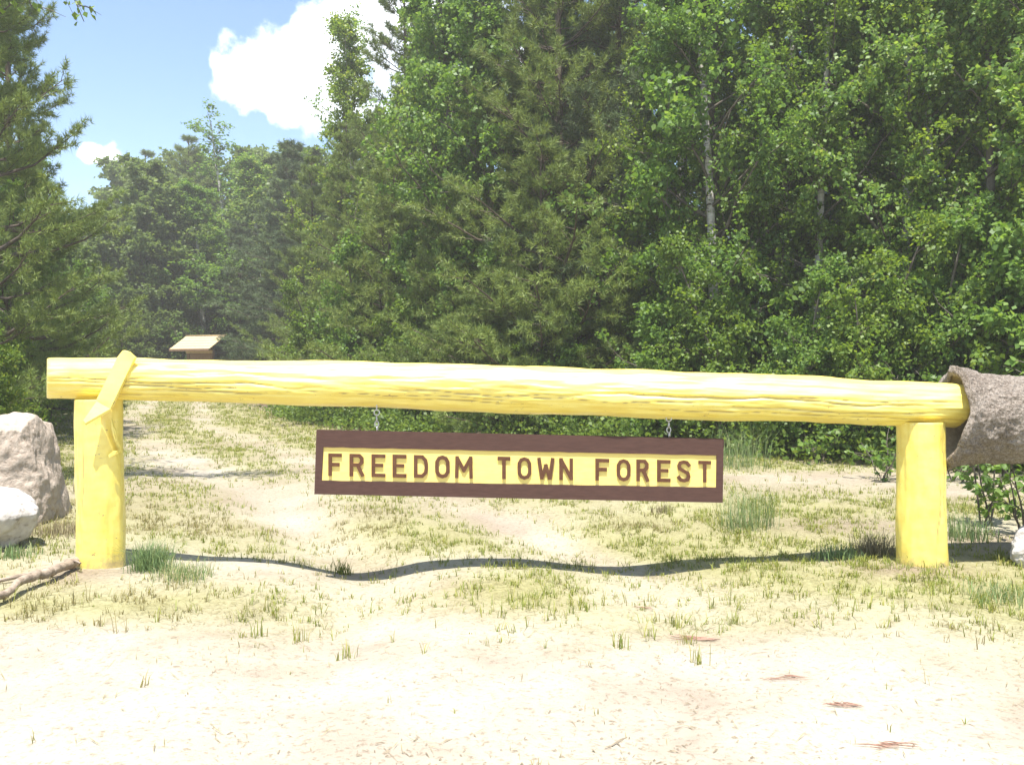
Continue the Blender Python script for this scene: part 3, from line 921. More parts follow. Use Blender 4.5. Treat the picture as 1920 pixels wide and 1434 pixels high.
# litter: twigs, needles and bits on the sand
def litter():
    rg = np.random.default_rng(91)
    bag = Bag()
    n = 6500
    Y = 2.4 + rg.random(n) ** 1.5 * 6
    X = rg.uniform(-1, 1, n) * (Y * .64)
    k = vnoise(X, Y, 70, 1.4, 4)
    ok = rg.random(n) < sstep(.48, .80, k) * .9 + .02
    X, Y = X[ok], Y[ok]; n = len(X)
    L = rg.gamma(2, .0034, n) * np.where(rg.random(n) < .05, 4, 1) + .002; w = np.minimum(rg.uniform(.0008, .003, n), L * .5)
    az = rg.normal(-.35, .8, n)
    z = ground_z(X, Y) + .003
    c = np.stack([X, Y, z], 1)
    d = np.stack([np.cos(az), np.sin(az), rg.normal(0, .12, n)], 1); s = np.stack([-np.sin(az), np.cos(az), np.zeros(n)], 1)
    L = L[:, None]; w = w[:, None]; up = np.array([0, 0, 1.0]) * w
    V = np.stack([c - d * L - s * w, c - d * L + s * w, c + d * L, c + up * 2.4], 1).reshape(-1, 3)
    i = np.arange(n)[:, None] * 4
    F = np.concatenate([i + np.array([[0, 2, 3]]), i + np.array([[2, 1, 3]]), i + np.array([[1, 0, 3]])])
    bag.add(V, F)
    o = link_mesh('litter', bag.mesh('litter', M['straw_bits']))
    tag(o, 'scattered needles and twig bits on the sand', 'litter', kind='stuff')


litter()


# ------------------------------------------------------------------ logs
def log_mesh(name, P, R, nseg, nring, seed, cracks, grain=.004, end_round=.02, bumpy=.006, cut=0.0):
    """painted log: rings along P, checks cut into the wood, worn ends"""
    rg = random.Random(seed)
    P = np.asarray(P, float); R = np.asarray(R, float)
    s0 = np.concatenate([[0], np.cumsum(np.linalg.norm(np.diff(P, axis=0), axis=1))])
    Ltot = s0[-1]
    s = np.linspace(0, Ltot, nseg)
    C = np.stack([np.interp(s, s0, P[:, k]) for k in range(3)], 1)
    Rs = np.interp(s, s0, R)
    T = nrm(np.gradient(C, axis=0))
    up = np.array([0, 0, 1.0]) if abs(T[0][2]) < .8 else np.array([0, -1.0, 0])
    A = nrm(np.cross(T, up)); B = np.cross(A, T)
    th = np.linspace(0, 2 * PI, nring, endpoint=False)
    V = np.zeros((nseg, nring, 3)); CK = np.zeros((nseg, nring))
    for i in range(nseg):
        e = min(s[i], Ltot - s[i])
        rr = Rs[i] - max(0, end_round - e) * .5
        for j in range(nring):
            a = th[j]
            x, y = math.cos(a), math.sin(a)
            d = fbm(s[i] * 1.3 + seed, x * .9, y * .9, 3) * bumpy + fbm(s[i] * 2.0, x * 6 + seed, y * 6, 3) * grain
            ck = 0
            for (c0, c1, ca, wander, wid, dep) in cracks:
                if c0 < s[i] < c1:
                    f = math.sin(PI * (s[i] - c0) / (c1 - c0)) ** .5
                    cc = ca + wander * fbm(s[i] * 1.7, ca * 5, seed, 3)
                    dd = (a - cc + PI) % (2 * PI) - PI
                    g = math.exp(-(dd / wid) ** 2) * f
                    d -= dep * g; ck = max(ck, g * (dep > .006))
            V[i, j] = C[i] + (A[i] * x + B[i] * y) * (rr + d)
            if cut and s[i] < .25:
                V[i, j, 0] += -V[i, j, 1] * cut * (1 - s[i] / .25)
            CK[i, j] = ck
    Vf = V.reshape(-1, 3)
    i, j = np.meshgrid(np.arange(nseg - 1), np.arange(nring), indexing='ij')
    F = np.stack([i * nring + j, (i + 1) * nring + j, (i + 1) * nring + (j + 1) % nring, i * nring + (j + 1) % nring], -1).reshape(-1, 4)
    n0 = len(Vf)
    Vf = np.concatenate([Vf, C[:1], C[-1:], V[0], V[-1]])
    jj = np.arange(nring)
    c0 = np.stack([np.full(nring, n0), n0 + 2 + jj, n0 + 2 + (jj + 1) % nring], 1)
    b = n0 + 2 + nring
    c1 = np.stack([np.full(nring, n0 + 1), b + (jj + 1) % nring, b + jj], 1)
    me = raw_mesh(name, Vf, [F, c0, c1], M['yellow'], True)
    at_ = me.attributes.new('crack', 'FLOAT', 'POINT')
    at_.data.foreach_set('value', np.concatenate([np.clip((CK.ravel() - .55) * 3, 0, 1), np.zeros(2 + 2 * nring)]).astype(np.float32))
    return me


GY = 5.68
gate = empty('barrier_gate', (0, GY, 0))
tag(gate, 'yellow painted log barrier of one long beam on two posts across the track', 'gate')
bp = np.array([at(88, 710, GY), at(350, 712.5, GY), at(710, 721.5, GY), at(1000, 731, GY), at(1300, 741, GY), at(1600, 753, GY), at(1798, 760, GY)])
bp[:, 1] = 0
br = np.array([37.5, 38.5, 43, 44, 44, 42, 40.5]) / FPX * GY
rgc = random.Random(3)
cr = []
# angle: ring runs A (towards camera or away) ; find front later by sign: A = T x up = (0,-1,0)*... front is angle 0
for (p0, p1, ang, wid, dep) in [(90, 620, -.12, .035, .012), (120, 520, -.32, .03, .010), (250, 560, -.50, .04, .014), (620, 1150, -.22, .03, .008), (560, 1400, -.05, .025, .006),
                                (1050, 1780, -.02, .045, .016), (1280, 1810, -.42, .04, .014), (700, 1000, -.62, .03, .010), (1150, 1560, -.60, .03, .010), (880, 1330, .18, .02, .004),
                                (100, 420, -.75, .03, .010), (450, 1050, -.42, .022, .008), (760, 1500, -.33, .02, .007), (1400, 1790, -.70, .03, .010), (95, 330, .05, .025, .008), (1380, 1800, .12, .025, .008), (300, 900, .30, .02, .005)]:
    cr.append(((p0 - 86) / FPX * GY, (p1 - 86) / FPX * GY, ang % (2 * PI), .16, wid, dep))
beam = link_mesh('beam', log_mesh('beam', bp, br, 420, 130, 5, cr, .0055, .010, .013, .56), gate)


def post(px_t, py_t, px_b, py_b, rpx, seed, cracks):
    top, bot = at(px_t, py_t, GY), at(px_b, py_b, GY)
    top[1] = bot[1] = 0
    bot[2] = -.25
    me = log_mesh('post', [bot, bot * .5 + top * .5, top], np.array([rpx + 1, rpx, rpx - 1]) / FPX * GY, 150, 90, seed, cracks, .0025, .008, .012)
    return link_mesh('post', me, gate)


p_l = post(186, 748, 190, 1068, 42.5, 21, [(.5, 1.2, 1.9, .2, .05, .010), (.3, 1.0, 2.2, .2, .04, .008)])
p_l['label'] = 'left post with torn wood near its top'
p_r = post(1726, 790, 1731, 1065, 42.5, 22, [(.4, 1.1, .9, .3, .05, .01), (.3, .9, 1.2, .2, .05, .012)])
p_r['label'] = 'right post with cracked paint'


def bm_obj(name, bm, m, parent=None, smooth=False):
    me = bpy.data.meshes.new(name)
    bm.normal_update()
    bm.to_mesh(me); bm.free()
    me.materials.append(m)
    if smooth:
        for p in me.polygons: p.use_smooth = True
    return link_mesh(name, me, parent)


def prism(pts, thick_vec):
    """solid from an outline of 3D points pushed along a vector"""
    bm = bmesh.new()
    a = [bm.verts.new(p) for p in pts]
    b = [bm.verts.new(Vector(p) + Vector(thick_vec)) for p in pts]
    n = len(pts)
    bm.faces.new(a); bm.faces.new(b[::-1])
    for i in range(n):
        bm.faces.new((a[i], b[i], b[(i + 1) % n], a[(i + 1) % n]))
    bmesh.ops.recalc_face_normals(bm, faces=bm.faces)
    return bm


def bx(x0, x1, y0, y1, z0, z1, bev=.0):
    bm = bmesh.new()
    bmesh.ops.create_cube(bm, size=1)
    for v in bm.verts:
        v.co = ((x0 + x1) / 2 + v.co.x * (x1 - x0), (y0 + y1) / 2 + v.co.y * (y1 - y0), (z0 + z1) / 2 + v.co.z * (z1 - z0))
    if bev:
        bmesh.ops.bevel(bm, geom=list(bm.edges), offset=bev, segments=2, affect='EDGES', profile=.6)
    return bm


# stiff slanting board nailed across beam and left post, its foot kicked out
def slat():
    yb = -.172
    def q(px, py, y):
        p = at(px, py, GY + y); return Vector((p[0], y, p[2]))
    up = [q(221, 668, yb + .035), q(230, 657, yb + .040), q(240, 660, yb + .038), q(252, 671, yb + .032), q(207, 765, yb - .012), q(180, 751, yb - .010)]
    o = bm_obj('cross_board', prism(up, (.004, .026, .002)), M['yellow'], gate)
    o['label'] = 'stiff pale board slanting over the beam end'
    fl = [q(181, 752, yb - .014), q(207, 766, yb - .015), q(160, 793, yb - .075), q(156, 788, yb - .070)]
    bm_obj('kicked_foot', prism(fl, (0, .006, -.016)), M['yellow'], o)


slat()


# torn sliver of wood along the right side of the left post
def sliver(pts, lift, th):
    out = []
    r = 43.0 / FPX * GY
    for px, py in pts:
        dx = (px - 187.5) / FPX * GY
        y = -math.sqrt(max(r * r - dx * dx, .0004)) - lift
        p = at(px, py, GY + y)
        out.append((p[0], y, p[2]))
    return bm_obj('splinter', prism(out, (0, th, .003)), M['yellow'], gate)


sliver([(209, 786), (212, 798), (217, 808), (221, 826), (226, 836), (227, 843), (221, 840), (216, 829), (211, 812), (208, 800)], .002, .012)
sliver([(203, 853), (210, 847), (218, 846), (227, 839), (228, 848), (221, 851), (214, 853), (205, 858)], .003, .012)


# ------------------------------------------------------------------ sign
sign = empty('hanging_sign', (0, GY - .035, 0))
tag(sign, 'brown wooden sign reading FREEDOM TOWN FOREST hung on chains below the beam', 'sign')


def sp(zx, zy):      # a point of the enlarged sign view -> local X, Z
    px, py = 560 + zx / 2.2857, 740 + zy / 2.2857
    p = at(px, py, GY - .02)
    return p[0], p[2]


SF = -.045            # front face of the board
def plate(name, q, y0, y1, m, parent, bev=.0):
    bm = prism([(x, y0, z) for x, z in q], (0, y1 - y0, 0))
    if bev: bmesh.ops.bevel(bm, geom=list(bm.edges), offset=bev, segments=2, affect='EDGES')
    return bm_obj(name, bm, m, parent)


o_tl, o_tr, o_bl, o_br = sp(85, 148), sp(1812, 186), sp(76, 420), sp(1808, 456)
i_tl, i_tr, i_bl, i_br = sp(114, 221), sp(1782, 256), sp(106, 362), sp(1780, 392)


def sign_board():
    """one board with a routed, rounded recess"""
    bm = bmesh.new()
    fr = [bm.verts.new((x, SF, z)) for x, z in (o_tl, o_tr, o_br, o_bl)]
    bk = [bm.verts.new((x, .0, z)) for x, z in (o_tl, o_tr, o_br, o_bl)]
    n = 40
    rg = random.Random(8)
    inn = []
    cs = [i_tl, i_tr, i_br, i_bl]
    for k in range(4):
        a, b = cs[k], cs[(k + 1) % 4]
        m = n if k % 2 == 0 else 4
        for j in range(m):
            u = j / m
            w = rg.uniform(-.0016, .0016) if j else 0
            inn.append(((a[0] + (b[0] - a[0]) * u), (a[1] + (b[1] - a[1]) * u + w), k))
    iv = [bm.verts.new((x, SF, z)) for x, z, k in inn]
    dv = [bm.verts.new((x, SF + .012, z)) for x, z, k in inn]
    # front ring
    starts = [i for i, (x, z, k) in enumerate(inn) if i == 0 or inn[i - 1][2] != k]
    N_ = len(inn)
    for k in range(4):
        s0 = starts[k]; s1 = starts[(k + 1) % 4] if k < 3 else N_
        ids = list(range(s0, s1)) + [s1 % N_]
        bm.faces.new([fr[k], fr[(k + 1) % 4]] + [iv[i] for i in ids[::-1]])
    for i in range(N_):
        bm.faces.new((iv[i], iv[(i + 1) % N_], dv[(i + 1) % N_], dv[i]))
    for k in range(4):
        bm.faces.new((fr[k], bk[k], bk[(k + 1) % 4], fr[(k + 1) % 4]))
    bm.faces.new(bk)
    bmesh.ops.recalc_face_normals(bm, faces=bm.faces)
    return bm_obj('board', bm, M['brown'], sign)


sign_board()
e_ = .004
plate('field', [(i_tl[0] - e_, i_tl[1] + e_), (i_tr[0] + e_, i_tr[1] + e_), (i_br[0] + e_, i_br[1] - e_), (i_bl[0] - e_, i_bl[1] - e_)], SF + .0095, SF + .012 + .004, M['sign_yellow'], sign)

GLY = {   # strokes on a box 0..1 x 0..1
    'F': [[(0, 0), (0, 1), (1, 1)], [(0, .52), (.78, .52)]],
    'R': [[(0, 0), (0, 1)], [(0, 1), (.72, 1), (.95, .86), (.95, .66), (.72, .52), (0, .52)], [(.55, .52), (1, 0)]],
    'E': [[(1, 1), (0, 1), (0, 0), (1, 0)], [(0, .52), (.8, .52)]],
    'D': [[(0, 0), (0, 1), (.62, 1), (.93, .82), (1, .6), (1, .4), (.93, .18), (.62, 0), (0, 0)]],
    'O': [[(.5, 1), (.2, .94), (.02, .76), (0, .5), (.02, .24), (.2, .06), (.5, 0), (.8, .06), (.98, .24), (1, .5), (.98, .76), (.8, .94), (.5, 1)]],
    'M': [[(0, 0), (.03, 1)], [(.05, .97), (.5, .34)], [(.5, .34), (.95, .97)], [(.97, 1), (1, 0)]],
    'T': [[(0, 1), (1, 1)], [(.5, 1), (.5, 0)]],
    'W': [[(0, 1), (.2, .02)], [(.22, .02), (.5, .66)], [(.5, .66), (.78, .02)], [(.8, .02), (1, 1)]],
    'N': [[(0, 0), (0, 1)], [(.03, .96), (.97, .04)], [(1, 0), (1, 1)]],
    'S': [[(1, .84), (.8, .97), (.5, 1), (.15, .95), (.02, .8), (.1, .63), (.5, .52), (.9, .4), (.99, .22), (.85, .05), (.5, 0), (.18, .04), (0, .17)]],
}


def stroke_poly(pts, hw):
    """outline of a polyline as one ribbon with mitred corners"""
    n = len(pts)
    closed = (Vector(pts[0]) - Vector(pts[-1])).length < 1e-6
    P = [Vector(p) for p in pts]
    if closed: P = P[:-1]; n -= 1
    Lf, Rt = [], []
    for i in range(n):
        if closed:
            a, b, c = P[i - 1], P[i], P[(i + 1) % n]
        else:
            a, b, c = P[max(i - 1, 0)], P[i], P[min(i + 1, n - 1)]
        d1 = (b - a).normalized() if (b - a).length > 1e-9 else (c - b).normalized()
        d2 = (c - b).normalized() if (c - b).length > 1e-9 else d1
        t = (d1 + d2)
        t = t.normalized() if t.length > 1e-6 else d1
        nn = Vector((-t.y, t.x))
        k = hw / max(.60, nn.dot(Vector((-d1.y, d1.x))))
        ext = Vector((0, 0))
        if not closed and i == 0: ext = -d2 * hw * .85
        if not closed and i == n - 1: ext = d1 * hw * .85
        Lf.append(b + nn * k + ext); Rt.append(b - nn * k + ext)
    return Lf, Rt, closed


def letter(ch, zx0, zx1, slot):
    ztop = 247 + (278 - 247) * (zx0 - 135) / (1707 - 135)
    zbot = 344 + (371 - 344) * (zx0 - 135) / (1707 - 135)
    hw_z = 7.4
    x0, zt = sp(zx0 + hw_z, ztop + hw_z); x1, zb = sp(zx1 - hw_z, zbot - hw_z)
    sl = (zt - sp(zx1 - hw_z, ztop + (zx1 - zx0) * .0205 + hw_z)[1]) / max(1e-6, x1 - x0)
    hw = hw_z / 2.2857 / FPX * GY
    rg = random.Random(slot * 13)
    bm = bmesh.new()
    for si, st in enumerate(GLY[ch]):
        pts = [(x0 + u * (x1 - x0), zb + v * (zt - zb) - u * (x1 - x0) * sl) for u, v in st]
        Lf, Rt, closed = stroke_poly(pts, hw * rg.uniform(.94, 1.05))
        yf = SF - .0006 * si - .001
        fl = [bm.verts.new((p.x, yf, p.y)) for p in Lf]; frr = [bm.verts.new((p.x, yf, p.y)) for p in Rt]
        g = 1.0
        bl = [bm.verts.new((p.x, SF + .0105, p.y)) for p in Lf]; brr = [bm.verts.new((p.x, SF + .0105, p.y)) for p in Rt]
        n = len(Lf)
        for i in range(n if closed else n - 1):
            j = (i + 1) % n
            bm.faces.new((fl[i], fl[j], frr[j], frr[i])); bm.faces.new((fl[i], bl[i], bl[j], fl[j])); bm.faces.new((frr[i], frr[j], brr[j], brr[i]))
        if not closed:
            bm.faces.new((fl[0], frr[0], brr[0], bl[0])); bm.faces.new((fl[-1], bl[-1], brr[-1], frr[-1]))
    bmesh.ops.recalc_face_normals(bm, faces=bm.faces)
    return bm_obj('letter', bm, M['letter_brown'], sign)


for i, (ch, a, b) in enumerate([('F', 135, 193), ('R', 225, 287), ('E', 318, 378), ('E', 408, 467), ('D', 498, 558), ('O', 588, 650), ('M', 672, 748),
                                ('T', 852, 908), ('O', 937, 997), ('W', 1022, 1094), ('N', 1115, 1173),
                                ('F', 1268, 1328), ('O', 1358, 1418), ('R', 1442, 1496), ('E', 1530, 1588), ('S', 1615, 1672), ('T', 1704, 1760)]):
    letter(ch, a, b, i + 1)


def ring(c, r_out, r_tube, axis, sx=1.0, sz=1.0, rz=0):
    """link: ring in the XZ plane (axis 'y') or the YZ plane (axis 'x')"""
    a = np.linspace(0, 2 * PI, 21)
    P = np.stack([np.cos(a) * r_out * sx, np.zeros(21), np.sin(a) * r_out * sz], 1)
    if axis == 'x': P = P[:, [1, 0, 2]]
    return tube(P + np.array(c), np.full(21, r_tube), 8)


def hanger(px, y_top, y_bot):
    """eye screw in the beam, two links, eye screw in the board"""
    t, b = at(px, y_top, GY), at(px + 1, y_bot, GY)
    t[1] = b[1] = -.022
    h = t[2] - b[2]
    items = [('eye_screw', [tube(np.stack([t + [0, 0, .03], t - [0, 0, .012]]), np.array([.0045, .0045]), 8), ring(t - [0, 0, .030], .018, .0042, 'y')]),
             ('chain_link', [ring(t - [0, 0, h * .42], .013, .0038, 'x', 1, 1.55)]),
             ('chain_link', [ring(t - [0, 0, h * .62], .013, .0038, 'y', 1, 1.45)]),
             ('eye_screw', [ring(b + [0, 0, h * .20], .018, .0042, 'x'), tube(np.stack([b + [0, 0, h * .20 - .018], b - [0, 0, .02]]), np.array([.0045, .0045]), 8)])]
    for nm, parts in items:
        bag = Bag()
        for V, F in parts: bag.add(V, F)
        link_mesh(nm, bag.mesh(nm, M['zinc'], True), sign)


hanger(709, 764, 812)
hanger(1251, 775, 823)


# ------------------------------------------------------------------ grey pipe at the right end
def pipe():
    cy = 5.74
    ax = at(1900, 786, cy)
    nseg, nr = 150, 200
    x_end = 4.9
    Vo, Vi = [], []
    for i in range(nseg):
        u = (i / (nseg - 1)) ** 1.6
        for j in range(nr):
            a = 2 * PI * j / nr                       # 0 = towards the camera, pi/2 = up
            rim = 2.935 - .030 * math.cos(a) + .040 * math.sin(a) + .012 * math.sin(3 * a + 1) + .008 * math.sin(7 * a)
            x = rim + (x_end - rim) * u
            fl = math.exp(-(x - rim) / .13)
            r = .292 + .062 * fl * (1 + .06 * math.sin(a)) + .008 * math.sin(2 * a + 3 * u)
            rough = fbm(x * 14, math.cos(a) * 4.2, math.sin(a) * 4.2, 5) * .013 + fbm(x * 4, math.cos(a) * 1.4, math.sin(a) * 1.4 + 7, 2) * .012
            if i == 0: r -= .014
            ro, ri = r + rough, r - .060 + rough * .3
            cz = ax[2] - .012 * (x - 3.2)
            Vo.append((x, cy - ro * math.cos(a), cz + ro * math.sin(a)))
            Vi.append((x + (.006 if i == 0 else 0), cy - ri * math.cos(a), cz + ri * math.sin(a)))
    base = Vector((4.0, cy, 0))
    root = empty('grey_pipe', base)
    O = np.array(Vo).reshape(nseg, nr, 3) - np.array(base)
    I = np.array(Vi).reshape(nseg, nr, 3) - np.array(base)
    rim = []
    for q in (.12, .3, .5, .7, .88):                   # rounded lip
        p = O[0] * (1 - q) + I[0] * q
        p[:, 0] -= .020 * math.sin(PI * q)
        rim.append(p)
    prof_v = np.concatenate([O[::-1], np.array(rim), I[:6]])

    def skin(A):
        m = A.shape[0]
        i, j = np.meshgrid(np.arange(m - 1), np.arange(nr), indexing='ij')
        return np.stack([i * nr + j, i * nr + (j + 1) % nr, (i + 1) * nr + (j + 1) % nr, (i + 1) * nr + j], -1).reshape(-1, 4)
    link_mesh('shell', raw_mesh('shell', prof_v.reshape(-1, 3), [skin(prof_v)], M['concrete'], True), root)
    link_mesh('lining', raw_mesh('lining', I[5:].reshape(-1, 3), [skin(I[5:])[:, ::-1]], M['concrete_inside'], True), root)
    tag(root, 'rough grey hollow pipe swallowing the right end of the beam', 'pipe')


pipe()


# ------------------------------------------------------------------ boulders
def boulder(name, pts, m, label, seed, rough=.05, fine=.012, smooth=.22, loc=(0, 0, 0)):
    bm = bmesh.new()
    for p in pts: bm.verts.new(p)
    r = bmesh.ops.convex_hull(bm, input=list(bm.verts))
    junk = [g for g in r['geom_interior'] + r['geom_unused'] if isinstance(g, bmesh.types.BMVert) and g.is_valid]
    if junk: bmesh.ops.delete(bm, geom=list(set(junk)), context='VERTS')
    bmesh.ops.triangulate(bm, faces=bm.faces)
    for it in range(5):
        bmesh.ops.subdivide_edges(bm, edges=list(bm.edges), cuts=1, use_grid_fill=True)
        if it in (1, 2):
            bmesh.ops.smooth_vert(bm, verts=list(bm.verts), factor=smooth * 2, use_axis_x=True, use_axis_y=True, use_axis_z=True)
        if len(bm.faces) > 24000: break
    bm.normal_update()
    for v in bm.verts:
        c = v.co
        d = fbm(c.x * 2 + seed, c.y * 2, c.z * 2, 4) * rough + fbm(c.x * 9, c.y * 9 + seed, c.z * 9, 4) * fine
        d += (abs(fbm(c.x * 3.1, c.y * 3.1, c.z * 3.1 + seed, 3)) - .2) * rough * .5 + fbm(c.x * 26, c.y * 26, c.z * 26, 3) * fine * .35
        v.co = c + v.normal * d
    o = bm_obj(name, bm, m, None, True)
    o.location = loc
    return tag(o, label, 'boulder', 'boulders beside the gate')


def L(px, py, d, dy=0):
    p = at(px, py, d); return (p[0], dy, p[2])


d1 = 7.3
c1 = at(0, 960, d1)
pts = [L(-150, 800, d1, .0), L(-60, 778, d1, .1), L(58, 780, d1, .05), L(72, 800, d1, -.25), L(92, 860, d1, -.2), L(110, 935, d1, 0), L(108, 950, d1, -.15), L(98, 985, d1, -.3), L(75, 1010, d1, -.1),
       L(-160, 1020, d1, -.45), L(20, 1020, d1, -.45), L(-30, 810, d1, -.42), L(30, 800, d1, -.38), L(-150, 1000, d1, .6), L(90, 1000, d1, .45), L(40, 800, d1, .5), L(-130, 790, d1, .55), L(-200, 930, d1, .1), L(20, 900, d1, -.52), L(-130, 880, d1, -.5)]
boulder('boulder', [(p[0] - c1[0], p[1], p[2]) for p in pts], M['granite_pink'], 'large pinkish angular boulder at the left picture edge', 3, .030, .007, .06, (c1[0], d1, 0))
d2 = 6.15
c2 = at(-20, 1000, d2)
pts = [L(-160, 900, d2, .1), L(-30, 903, d2, -.05), L(5, 915, d2, 0), L(45, 938, d2, 0), L(72, 962, d2, 0), L(62, 990, d2, .05), L(30, 1025, d2, .0), L(-20, 1040, d2, -.1), L(-160, 1050, d2, -.15),
       L(-60, 940, d2, -.38), L(20, 965, d2, -.28), L(-150, 950, d2, -.42), L(-40, 1010, d2, -.3), L(20, 940, d2, .3), L(-100, 930, d2, .4), L(-20, 1035, d2, .3), L(-200, 980, d2, 0)]
boulder('boulder', [(p[0] - c2[0], p[1], p[2]) for p in pts], M['granite_white'], 'pale grey white boulder low at the left picture edge with undercut foot', 9, .035, .006, .22, (c2[0], d2, 0))
d3 = 5.62
c3 = at(2000, 1070, d3)
pts = [L(1896, 1040, d3, 0), L(1905, 1018, d3, .05), L(1925, 995, d3, .0), L(1990, 900, d3, 0), L(2060, 868, d3, .1), L(2160, 868, d3, .1), L(2240, 960, d3, 0), L(2250, 1085, d3, 0), L(1925, 1085, d3, -.08), L(1902, 1062, d3, -.04),
       L(1990, 1085, d3, -.36), L(2150, 1085, d3, -.4), L(2080, 890, d3, -.3), L(2080, 890, d3, .4), L(1950, 1070, d3, .3), L(2200, 1080, d3, .45), L(1940, 1020, d3, -.2)]
boulder('boulder', [(p[0] - c3[0], p[1], p[2]) for p in pts], M['granite_white'], 'grey boulder under the pipe, only its left tip inside the picture', 14, .03, .01, .18, (c3[0], d3, 0))


# ------------------------------------------------------------------ fallen branch, bark strips
def fallen_branch():
    pts = [(150, 1062), (128, 1072), (105, 1086), (75, 1096), (40, 1112), (10, 1128), (-40, 1150)]
    bag = Bag()
    P = []
    for px, py in pts:
        d = CAM_H * FPX / (py - HOR)
        x = (px - 960) / FPX * d
        P.append((x, d, gz(x, d) + .035))
    P = np.array(P)
    rg = np.random.default_rng(2)
    P = np.stack([np.interp(np.linspace(0, 1, 26), np.linspace(0, 1, len(P)), P[:, k]) for k in range(3)], 1) + rg.normal(0, .006, (26, 3))
    P[:, 2] += np.sin(np.linspace(0, 3.0, 26)) * .03
    bag.add(*tube(P, np.linspace(.034, .022, 26) * rg.uniform(.85, 1.15, 26), 10))
    a = P[6]
    Q = np.stack([a, a + [-.10, -.10, -.01], a + [-.26, -.24, -.03], a + [-.42, -.36, -.045], a + [-.55, -.5, -.05]])
    bag.add(*tube(Q, np.linspace(.017, .007, 5), 7))
    Q = np.stack([P[2], P[2] + [.03, -.06, .03], P[2] + [.09, -.10, .02]])
    bag.add(*tube(Q, np.array([.014, .010, .005]), 7))
    o = link_mesh('fallen_branch', bag.mesh('fallen_branch', M['dead_wood'], True))
    tag(o, 'grey brown dead branch lying on the sand left of the left post', 'branch')


fallen_branch()


def bark_strip(px, py, ln, wd, ang, label, n=5, seed=0):
    d = CAM_H * FPX / (py - HOR)
    x = (px - 960) / FPX * d
    rg = np.random.default_rng(seed + int(px))
    bag = Bag()
    for i in range(n * 2):
        o = rg.normal(0, 1, 2) * np.array([ln * .20, wd * .35])
        a = ang + rg.normal(0, .05)
        l = ln * rg.uniform(.10, .38)
        t = np.linspace(-1, 1, 5)
        P = np.stack([o[0] + math.cos(a) * t * l, o[1] + math.sin(a) * t * l, .006 + .006 * rg.random(5)], 1)
        P[:, 2] += ground_z(P[:, 0] + x, P[:, 1] + d) - gz(x, d)
        bag.add(*tube(P, np.array([.3, 1, 1.1, .9, .25]) * wd * rg.uniform(.02, .07), 5))
    ob = link_mesh('bark_strip', bag.mesh('bark_strip', M['red_bark'], True))
    ob.location = (x, d, gz(x, d))
    return tag(ob, label, 'bark', 'bark strips on the near sand')


bark_strip(1305, 1176, .22, .07, -.35, 'reddish shredded bark strip lying in the grass, farthest of the strips', 9)
bark_strip(1578, 1317, .15, .035, -.3, 'short red bark strip on the bare sand, brightest of the strips', 8)
bark_strip(1470, 1262, .22, .03, -.35, 'thin broken bark line on the sand right of centre', 5)
bark_strip(1665, 1395, .16, .04, -.2, 'red bark shreds near the bottom right of the picture', 6)
bark_strip(1215, 1118, .10, .03, -.1, 'small brown bark bit just below the beam shadow', 4)


# ------------------------------------------------------------------ notice board
def kiosk():
    d = 34.5
    x = (376 - 960) / FPX * d
    rz = math.radians(-24)
    g = gz(x, d)
    k = empty('notice_board', (x, d, g), rz)
    tag(k, 'roofed wooden notice board standing far off in the clearing', 'notice board')
    eave = CAM_H + (HOR - 655) / FPX * d - g
    ridge = CAM_H + (HOR - 629) / FPX * d - g
    hw = 1.04
    for s in (-1, 1):
        o = bm_obj('post', bx(s * .62 - .06, s * .62 + .06, -.06, .06, -.2, eave + .02, .008), M['brown_wood'], k)
    bm_obj('panel', bx(-.555, .555, -.03, .03, .9, eave + .02, .004), M['notice'], k)
    bm_obj('top_rail', bx(-.70, .70, -.085, -.065, eave - .16, eave - .04, .004), M['tan_wood'], k)
    n = 5
    y_f, y_b = -.62, .30
    for i in range(n):
        u0, u1 = i / n, min(1, (i + 1) / n + .05)
        y0, z0 = y_f + (y_b - y_f) * u0, eave + (ridge - eave) * u0
        y1, z1 = y_f + (y_b - y_f) * u1, eave + (ridge - eave) * u1
        bm = prism([(-hw, y0, z0 + .018), (hw, y0, z0 + .018), (hw, y1, z1), (-hw, y1, z1)], (0, 0, -.022 - .0015 * i))
        bm_obj('roof_board', bm, M['tan_wood'], k)
    bm_obj('ridge_cap', bx(-hw - .01, hw + .01, y_b - .05, y_b + .05, ridge + .004, ridge + .03, .004), M['tan_wood'], k)
    bm_obj('fascia', bx(-hw, hw, y_f - .025, y_f + .002, eave - .08, eave + .004, .003), M['brown_wood'], k)
    for s in (-1, 1):
        xx = s * (hw - .08)
        bm_obj('rafter', prism([(xx, y_f + .01, eave - .03), (xx, y_b, ridge - .03), (xx, y_b, ridge - .12), (xx, y_f + .01, eave - .09)], (-s * .05, 0, 0)), M['brown_wood'], k)


kiosk()


